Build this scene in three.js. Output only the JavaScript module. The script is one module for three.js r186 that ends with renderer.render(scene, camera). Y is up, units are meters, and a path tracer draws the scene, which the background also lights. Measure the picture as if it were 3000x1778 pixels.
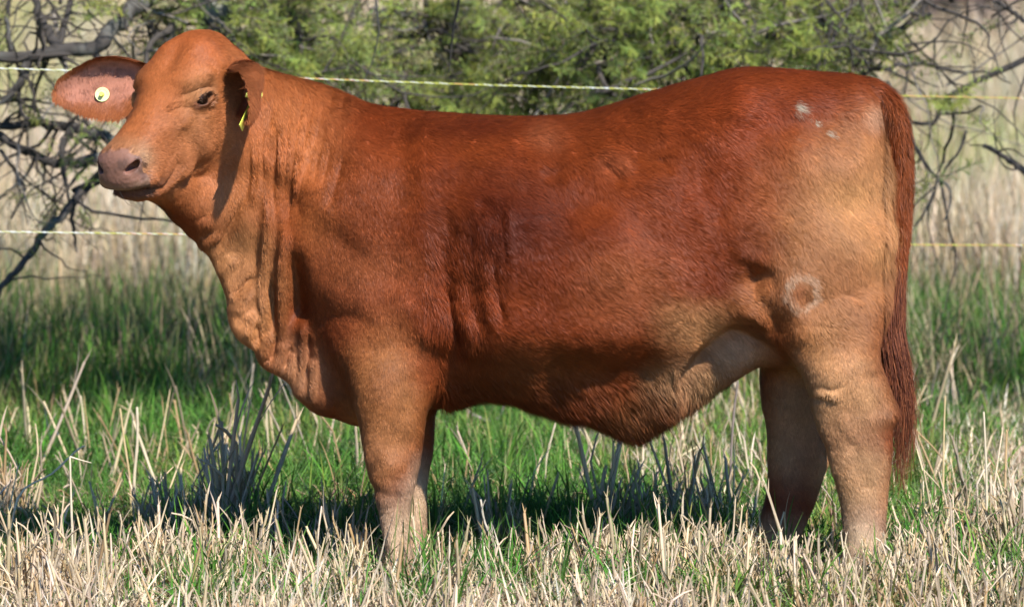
import * as THREE from 'three';
import { Sky } from 'three/addons/objects/Sky.js';
import { mergeGeometries } from 'three/addons/utils/BufferGeometryUtils.js';

// ------------------------------------------------------------------ camera, sky, sun, exposure
const FOCAL = 10530, PITCH = Math.atan(689 / FOCAL), EYE = 1.3, DIST = 9;   // long lens, in photo pixels (3000 wide)
const scene = new THREE.Scene();
const camera = new THREE.PerspectiveCamera(2 * Math.atan(889 / FOCAL) * 180 / Math.PI, 3000 / 1778, 0.1, 900);
camera.position.set(0, EYE, DIST); camera.rotation.set(-PITCH, 0, 0);
camera.focus = 8.85; camera.userData.fStop = 4.6;
scene.add(camera);
const SUN = new THREE.Vector3(0.30, 0.70, 0.62).normalize();
const sky = new Sky(); sky.name = 'sky'; sky.userData.kind = 'structure'; sky.scale.setScalar(800);
sky.material.uniforms.turbidity.value = 7; sky.material.uniforms.rayleigh.value = 0.7;
sky.material.uniforms.mieCoefficient.value = 0.004; sky.material.uniforms.sunPosition.value.copy(SUN);
if (sky.material.uniforms.cloudCoverage) sky.material.uniforms.cloudCoverage.value = 0.0;
scene.add(sky); scene.environmentIntensity = 0.14;
const sun = new THREE.DirectionalLight(new THREE.Color(1.0, 0.95, 0.86), 5.0);
sun.position.copy(SUN).multiplyScalar(40); sun.castShadow = true;
Object.assign(sun.shadow.camera, { left: -12, right: 12, top: 12, bottom: -12, near: 1, far: 120 });
sun.shadow.mapSize.set(4096, 4096); sun.shadow.radius = 1; scene.add(sun, sun.target);
const renderer = new THREE.WebGLRenderer({ antialias: true });
renderer.toneMapping = THREE.LinearToneMapping; renderer.toneMappingExposure = 1.62;
renderer.shadowMap.enabled = true;

// ------------------------------------------------------------------ helpers
const seeded = s => () => { s |= 0; s = s + 0x6D2B79F5 | 0; let t = Math.imul(s ^ s >>> 15, 1 | s); t = t + Math.imul(t ^ t >>> 7, 61 | t) ^ t; return ((t ^ t >>> 14) >>> 0) / 4294967296; };
const V3 = (x, y, z) => new THREE.Vector3(x, y, z), clamp = (x, a, b) => x < a ? a : x > b ? b : x, lerp = (a, b, t) => a + (b - a) * t;
const sstep = (a, b, x) => { const t = clamp((x - a) / (b - a), 0, 1); return t * t * (3 - 2 * t); };
const hash3 = (i, j, k) => { let h = Math.imul(i, 374761393) + Math.imul(j, 668265263) + Math.imul(k, 2147483647 - 1274126177) | 0; h = Math.imul(h ^ h >>> 13, 1274126177); return ((h ^ h >>> 16) >>> 0) / 4294967296; };
function noise(x, y, z) {
  const i = Math.floor(x), j = Math.floor(y), k = Math.floor(z), a = x - i, b = y - j, c = z - k;
  const u = a * a * (3 - 2 * a), v = b * b * (3 - 2 * b), w = c * c * (3 - 2 * c);
  const e = (p, q) => lerp(hash3(i, j + p, k + q), hash3(i + 1, j + p, k + q), u);
  return lerp(lerp(e(0, 0), e(1, 0), v), lerp(e(0, 1), e(1, 1), v), w) * 2 - 1;
}
const fbm = (x, y, z, n = 3) => { let s = 0, a = 0.5; for (let i = 0; i < n; i++) { s += a * noise(x, y, z); x = x * 2.03 + 7.1; y = y * 2.03 + 3.7; z = z * 2.03 + 1.3; a *= 0.5; } return s; };
// the sheet of a known depth z that the photo shows at pixel (px, py): where a traced outline stands in metres
const CP = Math.cos(PITCH), SP = Math.sin(PITCH);
function at(px, py, z = 0) {
  const a = (px - 1500) / FOCAL, b = (889 - py) / FOCAL, dy = b * CP - SP, dz = -CP - b * SP, t = (z - DIST) / dz;
  return V3(a * t, EYE + dy * t, z);
}
const taken = {};
const numbered = n => { const k = taken[n] = (taken[n] ?? -1) + 1; return k ? n + '_' + String(k).padStart(3, '0') : n; };
function shade(o) { o.traverse(c => { if (c.isMesh) { c.castShadow = true; c.receiveShadow = true; } }); return o; }
function top(o, name, label, category, group, kind) {
  o.name = numbered(name); scene.add(shade(o));
  if (label) o.userData.label = label; if (category) o.userData.category = category; if (group) o.userData.group = group; if (kind) o.userData.kind = kind;
  return o;
}
function part(parent, name, geo, mat, kind) { const m = geo.isObject3D ? geo : new THREE.Mesh(geo, mat); m.name = name; if (kind) m.userData.kind = kind; parent.add(shade(m)); return m; }
function geoFrom(pos, idx, col, nor) {
  const g = new THREE.BufferGeometry(); g.setAttribute('position', new THREE.Float32BufferAttribute(pos, 3)); g.setIndex(idx);
  if (col) g.setAttribute('color', new THREE.Float32BufferAttribute(col, 3));
  if (nor) g.setAttribute('normal', new THREE.Float32BufferAttribute(nor, 3)); else g.computeVertexNormals();
  return g;
}
// a tapered tube along points, radii per point, optional colour per point
function limb(points, radii, sides = 8, colour, wob = 0, rnd = Math.random) {
  const pos = [], idx = [], col = [], n = points.length, t = V3(), a = V3(), b = V3(), ref = V3(0.31, 0.2, 0.93).normalize();
  for (let i = 0; i < n; i++) {
    t.copy(points[Math.min(i + 1, n - 1)]).sub(points[Math.max(i - 1, 0)]).normalize();
    a.crossVectors(t, ref).normalize(); if (a.lengthSq() < 0.1) a.set(1, 0, 0); b.crossVectors(t, a);
    for (let s = 0; s < sides; s++) {
      const q = s / sides * Math.PI * 2, r = radii[i] * (1 + wob * (rnd() - 0.5));
      pos.push(points[i].x + (a.x * Math.cos(q) + b.x * Math.sin(q)) * r, points[i].y + (a.y * Math.cos(q) + b.y * Math.sin(q)) * r, points[i].z + (a.z * Math.cos(q) + b.z * Math.sin(q)) * r);
      if (colour) { const c = typeof colour === 'function' ? colour(i / (n - 1), s / sides, points[i]) : colour; col.push(c[0], c[1], c[2]); }
    }
  }
  for (let i = 0; i < n - 1; i++) for (let s = 0; s < sides; s++) { const p = i * sides + s, q = i * sides + (s + 1) % sides; idx.push(p, q, p + sides, q, q + sides, p + sides); }
  for (const e of [0, n - 1]) { const c = pos.length / 3; pos.push(points[e].x, points[e].y, points[e].z); if (colour) col.push(...col.slice(e * sides * 3, e * sides * 3 + 3)); for (let s = 0; s < sides; s++) e ? idx.push(e * sides + s, e * sides + (s + 1) % sides, c) : idx.push((s + 1) % sides, s, c); }
  return geoFrom(pos, idx, colour ? col : null);
}
const smoothLine = (pts, n) => new THREE.CatmullRomCurve3(pts, false, 'centripetal').getPoints(n);
const M = (o, physical) => physical ? new THREE.MeshPhysicalMaterial(o) : new THREE.MeshStandardMaterial(o);
const rgb = (r, g, b) => new THREE.Color().setRGB(r, g, b);
// ------------------------------------------------------------------ the heifer: one implicit body, meshed once
// body fields live in the animal's median plane (metres): distance to the profile, half thickness T, edge rounding R, relief B
const GX0 = -1.3, GY0 = 0.2, GS = 0.004, GW = 618, GH = 316;
const fD = new Float32Array(GW * GH), fT = new Float32Array(GW * GH), fR = new Float32Array(GW * GH), fB = new Float32Array(GW * GH);
const P2 = (list, z) => { const o = []; for (let i = 0; i < list.length; i += 2) { const p = at(list[i], list[i + 1], z); o.push([p.x, p.y]); } return o; };
function spline2(pts, closed, per) {
  const c = new THREE.CatmullRomCurve3(pts.map(p => V3(p[0], p[1], 0)), closed, 'centripetal'), o = [];
  for (const p of c.getPoints(pts.length * per)) o.push([p.x, p.y]); return o;
}
function segDist(px, py, line) {   // distance to an open polyline
  let best = 1e9;
  for (let i = 0; i + 1 < line.length; i++) {
    const ax = line[i][0], ay = line[i][1], bx = line[i + 1][0] - ax, by = line[i + 1][1] - ay, wx = px - ax, wy = py - ay;
    const t = clamp((wx * bx + wy * by) / (bx * bx + by * by + 1e-12), 0, 1), dx = wx - t * bx, dy = wy - t * by, d = dx * dx + dy * dy;
    if (d < best) best = d;
  }
  return Math.sqrt(best);
}
let segT = 0;
function segDistT(px, py, line) {   // the same, leaving in segT how far along the line (0 to 1) the nearest point lies
  let best = 1e9; const n = line.length - 1;
  for (let i = 0; i < n; i++) {
    const ax = line[i][0], ay = line[i][1], bx = line[i + 1][0] - ax, by = line[i + 1][1] - ay, wx = px - ax, wy = py - ay;
    const t = clamp((wx * bx + wy * by) / (bx * bx + by * by + 1e-12), 0, 1), dx = wx - t * bx, dy = wy - t * by, d = dx * dx + dy * dy;
    if (d < best) { best = d; segT = (i + t) / n; }
  }
  return Math.sqrt(best);
}
const inside = (px, py, poly) => { let c = false; for (let i = 0, j = poly.length - 1; i < poly.length; j = i++) { const a = poly[i], b = poly[j]; if ((a[1] > py) !== (b[1] > py) && px < (b[0] - a[0]) * (py - a[1]) / (b[1] - a[1]) + a[0]) c = !c; } return c; };
const profile = spline2(P2([
  600, 140, 671, 162, 743, 188, 791, 204, 886, 230, 958, 250, 1030, 280, 1078, 302, 1198, 322, 1318, 332, 1438, 339, 1557, 342, 1677, 335, 1797, 306, 1917, 267, 2037, 235, 2132, 207, 2192, 199, 2276, 202, 2396, 211, 2468, 217, 2516, 232, 2556, 268, 2580, 330,
  2592, 393, 2603, 453, 2619, 514, 2627, 580, 2622, 670, 2611, 756, 2596, 857, 2582, 930, 2530, 1010, 2420, 1055, 2330, 1080, 2228, 1074,
  2189, 1090, 2123, 1125, 2057, 1160, 1991, 1200, 1925, 1243, 1872, 1268, 1841, 1275, 1815, 1270, 1784, 1256, 1727, 1231, 1639, 1215, 1573, 1193, 1508, 1172, 1428, 1160, 1376, 1163, 1300, 1186, 1253, 1200, 1180, 1232, 1049, 1246, 981, 1225, 922, 1208,
  884, 1176, 860, 1150, 850, 1122, 818, 1098, 780, 1076, 757, 1050, 746, 1022, 708, 994, 681, 955, 670, 910, 668, 872, 648, 815, 632, 777, 613, 742, 590, 721, 580, 697, 557, 676, 545, 650, 522, 630, 520, 590, 545, 520, 560, 400, 560, 250, 575, 160], 0), true, 3);
const bodyT = [ // px, py, half thickness
  700, 180, .075, 800, 225, .07, 900, 265, .075, 1000, 305, .10, 650, 350, .10, 750, 350, .115, 850, 400, .13, 950, 450, .165, 620, 560, .08, 700, 600, .095, 800, 650, .11, 900, 720, .165,
  640, 760, .035, 720, 780, .05, 690, 900, .028, 770, 920, .042, 790, 1030, .03, 850, 1090, .03, 900, 1000, .07, 950, 1120, .075, 920, 1180, .05, 1010, 1200, .10, 860, 860, .085,
  1000, 600, .21, 1100, 500, .22, 1100, 700, .235, 1040, 850, .225, 1150, 950, .225, 1150, 1100, .19, 1100, 330, .13, 1060, 400, .175, 960, 800, .19, 1000, 980, .16, 1030, 1100, .13,
  1300, 450, .235, 1300, 700, .262, 1300, 900, .258, 1330, 1100, .19, 1500, 450, .255, 1500, 700, .305, 1500, 950, .295, 1500, 1110, .22, 1700, 500, .26, 1750, 750, .31, 1750, 950, .29, 1750, 1130, .2, 1841, 1240, .06, 1700, 1190, .13,
  1700, 390, .2, 1900, 350, .215, 1950, 600, .262, 1950, 850, .275, 1990, 990, .24, 1950, 1140, .13, 2080, 1080, .13, 2130, 300, .225, 2300, 300, .195, 2450, 300, .14, 2300, 500, .24, 2450, 500, .22, 2550, 400, .125, 2580, 560, .125,
  2350, 750, .255, 2500, 750, .225, 2350, 950, .22, 2550, 850, .17, 2100, 700, .255, 2120, 850, .245, 2200, 900, .235, 2160, 1040, .12, 2230, 1060, .11, 2380, 1070, .13, 2120, 480, .24];
const bodyR = [700, 180, .08, 900, 260, .09, 1050, 320, .13, 700, 400, .10, 640, 600, .06, 650, 800, .03, 700, 960, .026, 800, 1070, .026, 900, 1150, .05, 1000, 1200, .09, 1200, 1200, .15, 1200, 330, .17, 1400, 350, .19, 1600, 350, .19, 1900, 280, .17, 2200, 210, .13, 2450, 230, .11, 2580, 350, .09, 2600, 600, .13, 2560, 900, .13,
  1400, 1150, .16, 1600, 1180, .15, 1750, 1230, .1, 1841, 1270, .05, 1930, 1240, .1, 2100, 1130, .11, 2300, 1080, .08, 1200, 700, .2, 1800, 700, .22, 2300, 600, .2];
const ctl = (list, z) => { const o = []; for (let i = 0; i < list.length; i += 3) { const p = at(list[i], list[i + 1], z); o.push([p.x, p.y, list[i + 2]]); } return o; };
function spread(pts, x, y, s) { let a = 0, b = 0; for (const p of pts) { const d = ((p[0] - x) ** 2 + (p[1] - y) ** 2) / (s * s), w = Math.exp(-d) + 0.02 / (1 + d * d * 4); a += w * p[2]; b += w; } return a / b; }
// relief: [amplitude m, half width px, px, py, px, py ...] ridges (+) and grooves (-), as they run over the near side
const relief = [
  // skin folds of the neck
  [-.005, 9, 767, 281, 765, 362, 762, 470, 754, 550], [-.004, 8, 789, 281, 784, 389, 786, 496], [-.006, 9, 802, 348, 806, 416, 800, 496, 792, 577, 800, 650], [-.006, 9, 832, 235, 840, 308, 837, 416, 832, 523, 822, 620],
  [-.008, 9, 856, 240, 867, 308, 862, 389, 854, 496, 846, 600, 830, 700], [-.005, 8, 881, 240, 877, 320, 868, 380], [-.007, 9, 905, 243, 905, 308, 891, 389, 886, 470, 873, 577, 862, 650], [-.006, 9, 937, 254, 935, 335, 924, 389, 905, 480, 890, 600],
  [-.005, 8, 961, 259, 961, 305], [-.004, 8, 994, 278, 990, 320], [-.005, 9, 948, 351, 943, 389, 929, 470, 914, 560], [-.004, 9, 970, 389, 959, 470, 943, 545], [-.004, 10, 1010, 420, 990, 520, 960, 620], [.004, 10, 818, 300, 822, 420, 815, 560], [.004, 10, 848, 320, 849, 420, 842, 560], [.004, 10, 878, 400, 872, 500, 860, 600],
  [-.003, 8, 730, 400, 728, 500, 715, 600], [.004, 12, 745, 420, 742, 520, 730, 620],
  // long fold down to the dewlap and the folds beside it
  [.011, 17, 793, 500, 782, 608, 766, 743, 754, 850, 763, 931, 760, 1005], [-.004, 18, 765, 560, 755, 650, 742, 760, 735, 850], [-.004, 19, 812, 620, 806, 720, 800, 800], [.008, 18, 832, 640, 818, 760, 815, 850, 815, 960, 822, 1060], [-.008, 14, 790, 800, 788, 900, 792, 1000],
  [-.018, 26, 858, 700, 862, 800, 868, 900, 862, 980], [.012, 14, 880, 930, 878, 1010, 872, 1110], [-.008, 10, 895, 980, 893, 1060, 884, 1150], [.008, 12, 905, 1080, 905, 1180],
  // lobes and creases of the dewlap edge
  [-.014, 10, 671, 872, 700, 845, 733, 802], [-.012, 9, 747, 1023, 742, 985, 739, 945], [-.012, 9, 778, 1074, 792, 1030, 800, 975], [-.012, 9, 822, 1098, 834, 1060, 842, 1010], [-.012, 9, 852, 1138, 858, 1090, 866, 1039], [-.010, 9, 884, 1168, 892, 1120, 896, 1066], [-.010, 9, 583, 700, 602, 690, 622, 672], [-.013, 11, 614, 748, 634, 715, 655, 678, 688, 619, 715, 560], [-.010, 9, 549, 650, 575, 640, 600, 618],
  [.010, 22, 640, 800, 665, 770], [.012, 24, 692, 905, 710, 870], [.012, 18, 718, 978, 725, 940], [.011, 14, 762, 1045, 772, 1000], [.011, 14, 800, 1082, 815, 1030], [.010, 12, 838, 1108, 845, 1060], [.010, 18, 566, 665, 590, 655, 620, 640], [.010, 14, 596, 712, 625, 695],
  // shoulder, elbow, girth
  [.014, 70, 1030, 830, 1090, 900], [-.010, 45, 1180, 400, 1190, 520, 1200, 620], [-.016, 38, 1290, 480, 1300, 640, 1312, 800, 1318, 950], [-.018, 18, 1306, 810, 1318, 880, 1335, 960, 1330, 1060], [.008, 22, 1345, 860, 1372, 980, 1375, 1060], [-.006, 14, 1372, 760, 1385, 860, 1405, 960], [.006, 16, 1405, 740, 1425, 860, 1445, 980], [-.006, 12, 1440, 720, 1455, 850, 1480, 950], [.005, 14, 1480, 600, 1488, 720, 1490, 860], [-.005, 9, 1468, 560, 1478, 700, 1484, 800],
  [.010, 45, 1180, 860, 1230, 960], [-.008, 40, 1000, 700, 1060, 760],
  // shaggy patches and hollows on the ribs
  [.007, 24, 1560, 440, 1590, 390, 1640, 385, 1660, 430], [-.006, 16, 1570, 500, 1620, 510, 1650, 480], [.008, 20, 1725, 415, 1780, 440, 1830, 480, 1845, 520], [-.007, 14, 1735, 455, 1790, 500, 1825, 540], [-.014, 24, 1385, 582, 1420, 590, 1448, 625, 1440, 670], [.004, 16, 1370, 560, 1440, 570], [-.005, 12, 1935, 470, 1950, 490], [.004, 14, 1930, 450, 1975, 440],
  [-.012, 90, 1880, 430, 1960, 480], [-.012, 80, 2060, 500, 2080, 600], [.012, 60, 2130, 290], [-.008, 60, 2220, 420, 2250, 480], [.008, 80, 2380, 420, 2480, 470],
  // stifle, flank fold, thigh
  [-.030, 40, 2188, 800, 2210, 812], [-.014, 26, 2180, 795, 2240, 805, 2280, 815], [.012, 26, 2130, 745, 2190, 740, 2250, 765], [.014, 60, 2330, 850, 2340, 930], [-.014, 26, 2235, 850, 2262, 920, 2300, 990], [.008, 20, 2140, 905, 2210, 925, 2270, 970],
  [-.0035, 5, 2480, 860, 2520, 875], [-.004, 6, 2395, 950, 2440, 955],
  // hock creases, knee, cannon
  [-.005, 9, 2395, 1128, 2440, 1136, 2480, 1118, 2505, 1085], [.005, 10, 2400, 1150, 2450, 1160], [-.004, 8, 2370, 1160, 2430, 1175], [.010, 26, 2615, 1210], [-.010, 30, 2560, 1190, 2550, 1110], [-.006, 22, 2500, 1300, 2540, 1420], [.006, 20, 2470, 1230, 2500, 1280],
  [.008, 26, 1120, 1345, 1150, 1360], [-.006, 14, 1090, 1430, 1130, 1445], [-.006, 18, 1190, 1300, 1200, 1400], [-.003, 5, 1115, 1210, 1140, 1232, 1158, 1252], [-.008, 30, 1210, 1120, 1190, 1200], [.008, 40, 1110, 1100, 1120, 1200], [-.005, 12, 1165, 1450, 1170, 1560],
];
{
  const T = ctl(bodyT, 0.15), R = ctl(bodyR, 0), lines = relief.map((r, k) => ({ a: k < 18 ? clamp(r[0], -.0046, .0046) : r[0], neck: k < 18, w: (k < 18 ? r[1] * 1.3 : r[1]) / 1170, l: P2(r.slice(2), 0.2) }));
  const arc = spline2(P2([1990, 1075, 2040, 1010, 2074, 985, 2103, 960, 2140, 940, 2180, 945, 2229, 968, 2300, 1016, 2340, 1062], 0.2), false, 6);
  for (const q of lines) { if (q.l.length === 1) q.l.push([q.l[0][0] + 1e-4, q.l[0][1]]); q.l = q.l.length > 2 ? spline2(q.l, false, 4) : q.l; q.b = [Math.min(...q.l.map(p => p[0])) - 3 * q.w, Math.max(...q.l.map(p => p[0])) + 3 * q.w, Math.min(...q.l.map(p => p[1])) - 3 * q.w, Math.max(...q.l.map(p => p[1])) + 3 * q.w]; }
  const below = [...arc, [arc[arc.length - 1][0], 0], [arc[0][0], 0]], loop = [...profile, profile[0]];
  for (let j = 0; j < GH; j++) for (let i = 0; i < GW; i++) {
    const x = GX0 + i * GS, y = GY0 + j * GS, n = j * GW + i;
    fD[n] = segDist(x, y, loop) * (inside(x, y, profile) ? 1 : -1);
    if (fD[n] < -0.12) { fT[n] = 0.1; fR[n] = 0.1; }
    else {
      let t = spread(T, x, y, 0.085);
      const da = segDist(x, y, arc) * (inside(x, y, below) ? 1 : -1);   // under the flank fold the belly wall lies further in
      if (x > arc[0][0] - 0.02 && x < arc[arc.length - 1][0] + 0.06) t = Math.min(t, lerp(t, 0.115, sstep(-0.004, 0.03, da)));
      fT[n] = t; fR[n] = spread(R, x, y, 0.1);
    }
    let b = 0;
    for (const q of lines) if (x > q.b[0] && x < q.b[1] && y > q.b[2] && y < q.b[3]) {
      const d = segDistT(x, y, q.l) / (q.w * (1 + (q.neck ? 0.12 : 0.25) * noise(x * 14, y * 9, q.w * 900))), ends = q.l.length < 5 ? 1 : Math.min(1, sstep(-0.02, 0.3, segT), sstep(1.02, 0.7, segT));
      b += q.a * (q.neck ? 1.7 : q.l[0][0] < -0.42 ? (Math.abs(q.a) < .0085 ? 1.1 : 0.6) : Math.abs(q.a) < .0095 && q.l[0][1] > .7 ? 0.8 : 0.55) * ends * (1 + (q.l[0][0] < -0.42 ? 0.25 * noise(x * 9, y * 5, 5) : 0.5 * noise(x * 22, y * 22, 5))) * Math.exp(-d * d);
    }
    fB[n] = b + 0.0016 * fbm(x * 30, y * 18, 3) + 0.003 * fbm(x * 7, y * 6, 9);
  }
}
function tap(f, x, y) {
  const u = clamp((x - GX0) / GS, 0, GW - 1.001), v = clamp((y - GY0) / GS, 0, GH - 1.001), i = u | 0, j = v | 0, a = u - i, b = v - j, n = j * GW + i;
  return (f[n] * (1 - a) + f[n + 1] * a) * (1 - b) + (f[n + GW] * (1 - a) + f[n + GW + 1] * a) * b;
}
const smin = (a, b, k) => { const h = Math.max(k - Math.abs(a - b), 0) / k; return Math.min(a, b) - h * h * k * 0.25; };
const bend = x => 0.055 * sstep(-0.40, -0.85, x);              // the neck swings towards the camera
function trunkField(x, y, z) {
  const d = tap(fD, x, y), T = tap(fT, x, y), R = tap(fR, x, y), s = Math.max(0, 1 - d / R), q = (z - bend(x)) / T;
  return (Math.sqrt(s * s + q * q) - 1) * Math.min(R, T);
}
// legs: rows of photo height, left and right edge, depth of the middle, half depth
const legRows = {
  hind_near: [[800, 2300, 2560, .05, .06], [880, 2262, 2585, .09, .085], [960, 2298, 2580, .12, .092], [1050, 2328, 2580, .142, .086], [1100, 2352, 2595, .155, .077], [1148, 2367, 2613, .155, .07], [1194, 2378, 2628, .155, .062], [1220, 2386, 2632, .155, .06], [1262, 2401, 2616, .155, .055], [1308, 2424, 2612, .155, .05], [1365, 2438, 2608, .155, .046], [1451, 2458, 2600, .155, .043], [1537, 2470, 2595, .155, .042], [1610, 2470, 2594, .155, .046], [1660, 2455, 2590, .155, .046], [1700, 2430, 2575, .155, .048], [1748, 2405, 2560, .155, .055]],
  hind_far: [[800, 2300, 2500, -.05, .06], [880, 2255, 2510, -.075, .085], [960, 2232, 2480, -.10, .09], [1079, 2227, 2440, -.12, .075], [1150, 2230, 2420, -.125, .066], [1194, 2235, 2415, -.125, .06], [1239, 2247, 2418, -.13, .055], [1297, 2252, 2425, -.13, .05], [1354, 2253, 2427, -.13, .047], [1394, 2254, 2414, -.13, .045], [1434, 2251, 2401, -.13, .043], [1469, 2246, 2388, -.13, .042], [1520, 2229, 2366, -.13, .043], [1566, 2215, 2346, -.13, .046], [1620, 2195, 2322, -.13, .045], [1660, 2178, 2308, -.13, .046], [1699, 2158, 2290, -.13, .052]],
  fore_near: [[880, 1030, 1220, .06, .07], [950, 1000, 1245, .09, .085], [1018, 999, 1256, .118, .09], [1093, 1019, 1254, .138, .085], [1158, 1035, 1250, .148, .077], [1239, 1051, 1246, .145, .066], [1295, 1060, 1238, .14, .06], [1352, 1071, 1230, .14, .058], [1399, 1082, 1220, .14, .054], [1442, 1096, 1210, .14, .049], [1498, 1108, 1202, .14, .044], [1569, 1122, 1200, .14, .042], [1630, 1132, 1208, .14, .046], [1670, 1124, 1206, .14, .045], [1704, 1108, 1206, .14, .048], [1744, 1092, 1210, .14, .055]],
  fore_far: [[1090, 1130, 1275, -.10, .075], [1160, 1135, 1277, -.105, .068], [1239, 1140, 1274, -.11, .06], [1333, 1140, 1267, -.115, .055], [1380, 1148, 1257, -.12, .05], [1427, 1160, 1251, -.12, .045], [1474, 1172, 1250, -.12, .042], [1545, 1182, 1251, -.12, .041], [1607, 1180, 1257, -.12, .045], [1654, 1172, 1254, -.12, .045], [1700, 1150, 1250, -.12, .052]],
};
const legs = Object.values(legRows).map(rows => {
  const r = rows.map(([py, a, b, z, h]) => { const p = at(a, py, z), q = at(b, py, z); return { y: p.y, c: (p.x + q.x) / 2, hx: (q.x - p.x) / 2, z, h }; }).reverse();
  r[0].y = Math.min(r[0].y, 0.004);
  const n = 400, y0 = r[0].y, y1 = r[r.length - 1].y, tab = [];
  for (let i = 0; i <= n; i++) {   // Catmull-Rom through the rows, on an even ladder of heights
    const y = lerp(y0, y1, i / n); let k = 0; while (k < r.length - 2 && r[k + 1].y < y) k++;
    const t = (y - r[k].y) / (r[k + 1].y - r[k].y), row = {};
    for (const f of ['c', 'hx', 'z', 'h']) { const a = r[Math.max(k - 1, 0)][f], b = r[k][f], c = r[k + 1][f], d = r[Math.min(k + 2, r.length - 1)][f]; row[f] = b + 0.5 * t * (c - a + t * (2 * a - 5 * b + 4 * c - d + t * (3 * (b - c) + d - a))); }
    tab.push(row);
  }
  return { y0, y1, tab, n, x0: Math.min(...r.map(q => q.c - q.hx)) - 0.06, x1: Math.max(...r.map(q => q.c + q.hx)) + 0.06 };
});
function legField(L, x, y, z) {
  if (x < L.x0 || x > L.x1 || y > L.y1 + 0.12) return 1;
  const u = clamp((y - L.y0) / (L.y1 - L.y0), 0, 1) * L.n, i = Math.min(u | 0, L.n - 1), t = u - i, a = L.tab[i], b = L.tab[i + 1];
  const hx = lerp(a.hx, b.hx, t), h = lerp(a.h, b.h, t), px = Math.abs(x - lerp(a.c, b.c, t)) / hx, pz = Math.abs(z - lerp(a.z, b.z, t)) / h;
  let f = (Math.pow(Math.pow(px, 2.3) + Math.pow(pz, 2.3), 1 / 2.3) - 1) * Math.min(hx, h);
  if (y > L.y1) f = Math.max(f, y - L.y1) + (y - L.y1) * 0.3;
  if (y < L.y0) f = Math.max(f, L.y0 - y);
  return f;
}
const tailLine = smoothLine([at(2490, 262, 0), at(2560, 272, 0), at(2612, 318, .005), at(2634, 390, .01), at(2643, 480, .012), at(2645, 580, .012), at(2638, 690, .01), at(2626, 800, .008), at(2616, 900, .006)], 40);
const tailR = tailLine.map((p, i) => lerp(0.036, 0.017, Math.pow(i / 40, 0.8)));
function tailField(x, y, z) {
  if (x < 0.75) return 1;
  let best = 1;
  for (let i = 0; i < 40; i++) { const a = tailLine[i], b = tailLine[i + 1], bx = b.x - a.x, by = b.y - a.y, bz = b.z - a.z, wx = x - a.x, wy = y - a.y, wz = z - a.z, t = clamp((wx * bx + wy * by + wz * bz) / (bx * bx + by * by + bz * bz), 0, 1); const d = Math.hypot(wx - t * bx, wy - t * by, wz - t * bz) - lerp(tailR[i], tailR[i + 1], t); if (d < best) best = d; }
  return best;
}
// ---- the head: its own median plane, turned towards the camera and nosing down
const YAW = 58 * Math.PI / 180, NOD = 30 * Math.PI / 180, cy = Math.cos(YAW), sy = Math.sin(YAW), cn = Math.cos(NOD), sn = Math.sin(NOD);
const HU = V3(-cy * cn, -sn, sy * cn), HV = V3(-cy * sn, cn, sy * sn), HW = V3(sy, 0, cy), HO = at(600, 140, 0.04);
const hx0 = -0.14, hy0 = -0.31, hs = 0.0025, hW = 290, hH = 176;
const hD = new Float32Array(hW * hH), hT = new Float32Array(hW * hH), hR = new Float32Array(hW * hH);
const headProfile = spline2([[-.06, -.05], [-.05, .0], [-.025, .034], [.02, .054], [.07, .061], [.13, .053], [.19, .036], [.25, .014], [.31, -.006], [.37, -.02], [.415, -.026], [.444, -.031], [.463, -.046], [.476, -.074], [.483, -.1], [.480, -.122], [.468, -.134], [.456, -.145], [.446, -.163], [.425, -.182], [.39, -.194], [.35, -.205], [.29, -.222], [.22, -.238], [.15, -.243], [.08, -.232], [.01, -.2], [-.04, -.13]], true, 4);
const headT = [0, .02, .068, .05, .045, .08, .10, .04, .092, .15, .02, .1, .2, .01, .088, .18, -.035, .106, .13, -.02, .108, .08, -.02, .102, .03, -.03, .09, 0, -.06, .085, .25, -.005, .058, .25, -.05, .086, .3, -.02, .048, .3, -.05, .07, .3, -.09, .078, .36, -.03, .046, .36, -.06, .062, .36, -.1, .068, .42, -.045, .052, .42, -.075, .066, .43, -.11, .072, .465, -.085, .06, .48, -.1, .056, .46, -.13, .064, .40, -.14, .072, .35, -.14, .076, .45, -.165, .054, .40, -.175, .056, .34, -.19, .06, .3, -.15, .084, .2, -.1, .1, .2, -.15, .1, .12, -.12, .106, .1, -.18, .092, .2, -.2, .08, .28, -.2, .066, .15, -.235, .05, 0, -.12, .085];
const headR = [0, .03, .06, .1, .05, .07, .2, .03, .06, .28, 0, .045, .36, -.02, .036, .42, -.03, .036, .47, -.05, .04, .49, -.1, .028, .47, -.15, .025, .42, -.185, .04, .34, -.2, .05, .25, -.22, .07, .15, -.24, .07, .05, -.22, .07, -.04, -.1, .07, .15, -.08, .08, .3, -.1, .06];
{
  const tri = l => { const o = []; for (let i = 0; i < l.length; i += 3) o.push([l[i], l[i + 1], l[i + 2]]); return o; }, T = tri(headT), R = tri(headR), loop = [...headProfile, headProfile[0]];
  for (let j = 0; j < hH; j++) for (let i = 0; i < hW; i++) {
    const u = hx0 + i * hs, v = hy0 + j * hs, n = j * hW + i;
    hD[n] = segDist(u, v, loop) * (inside(u, v, headProfile) ? 1 : -1); hT[n] = spread(T, u, v, 0.034); hR[n] = spread(R, u, v, 0.04);
  }
}
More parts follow.
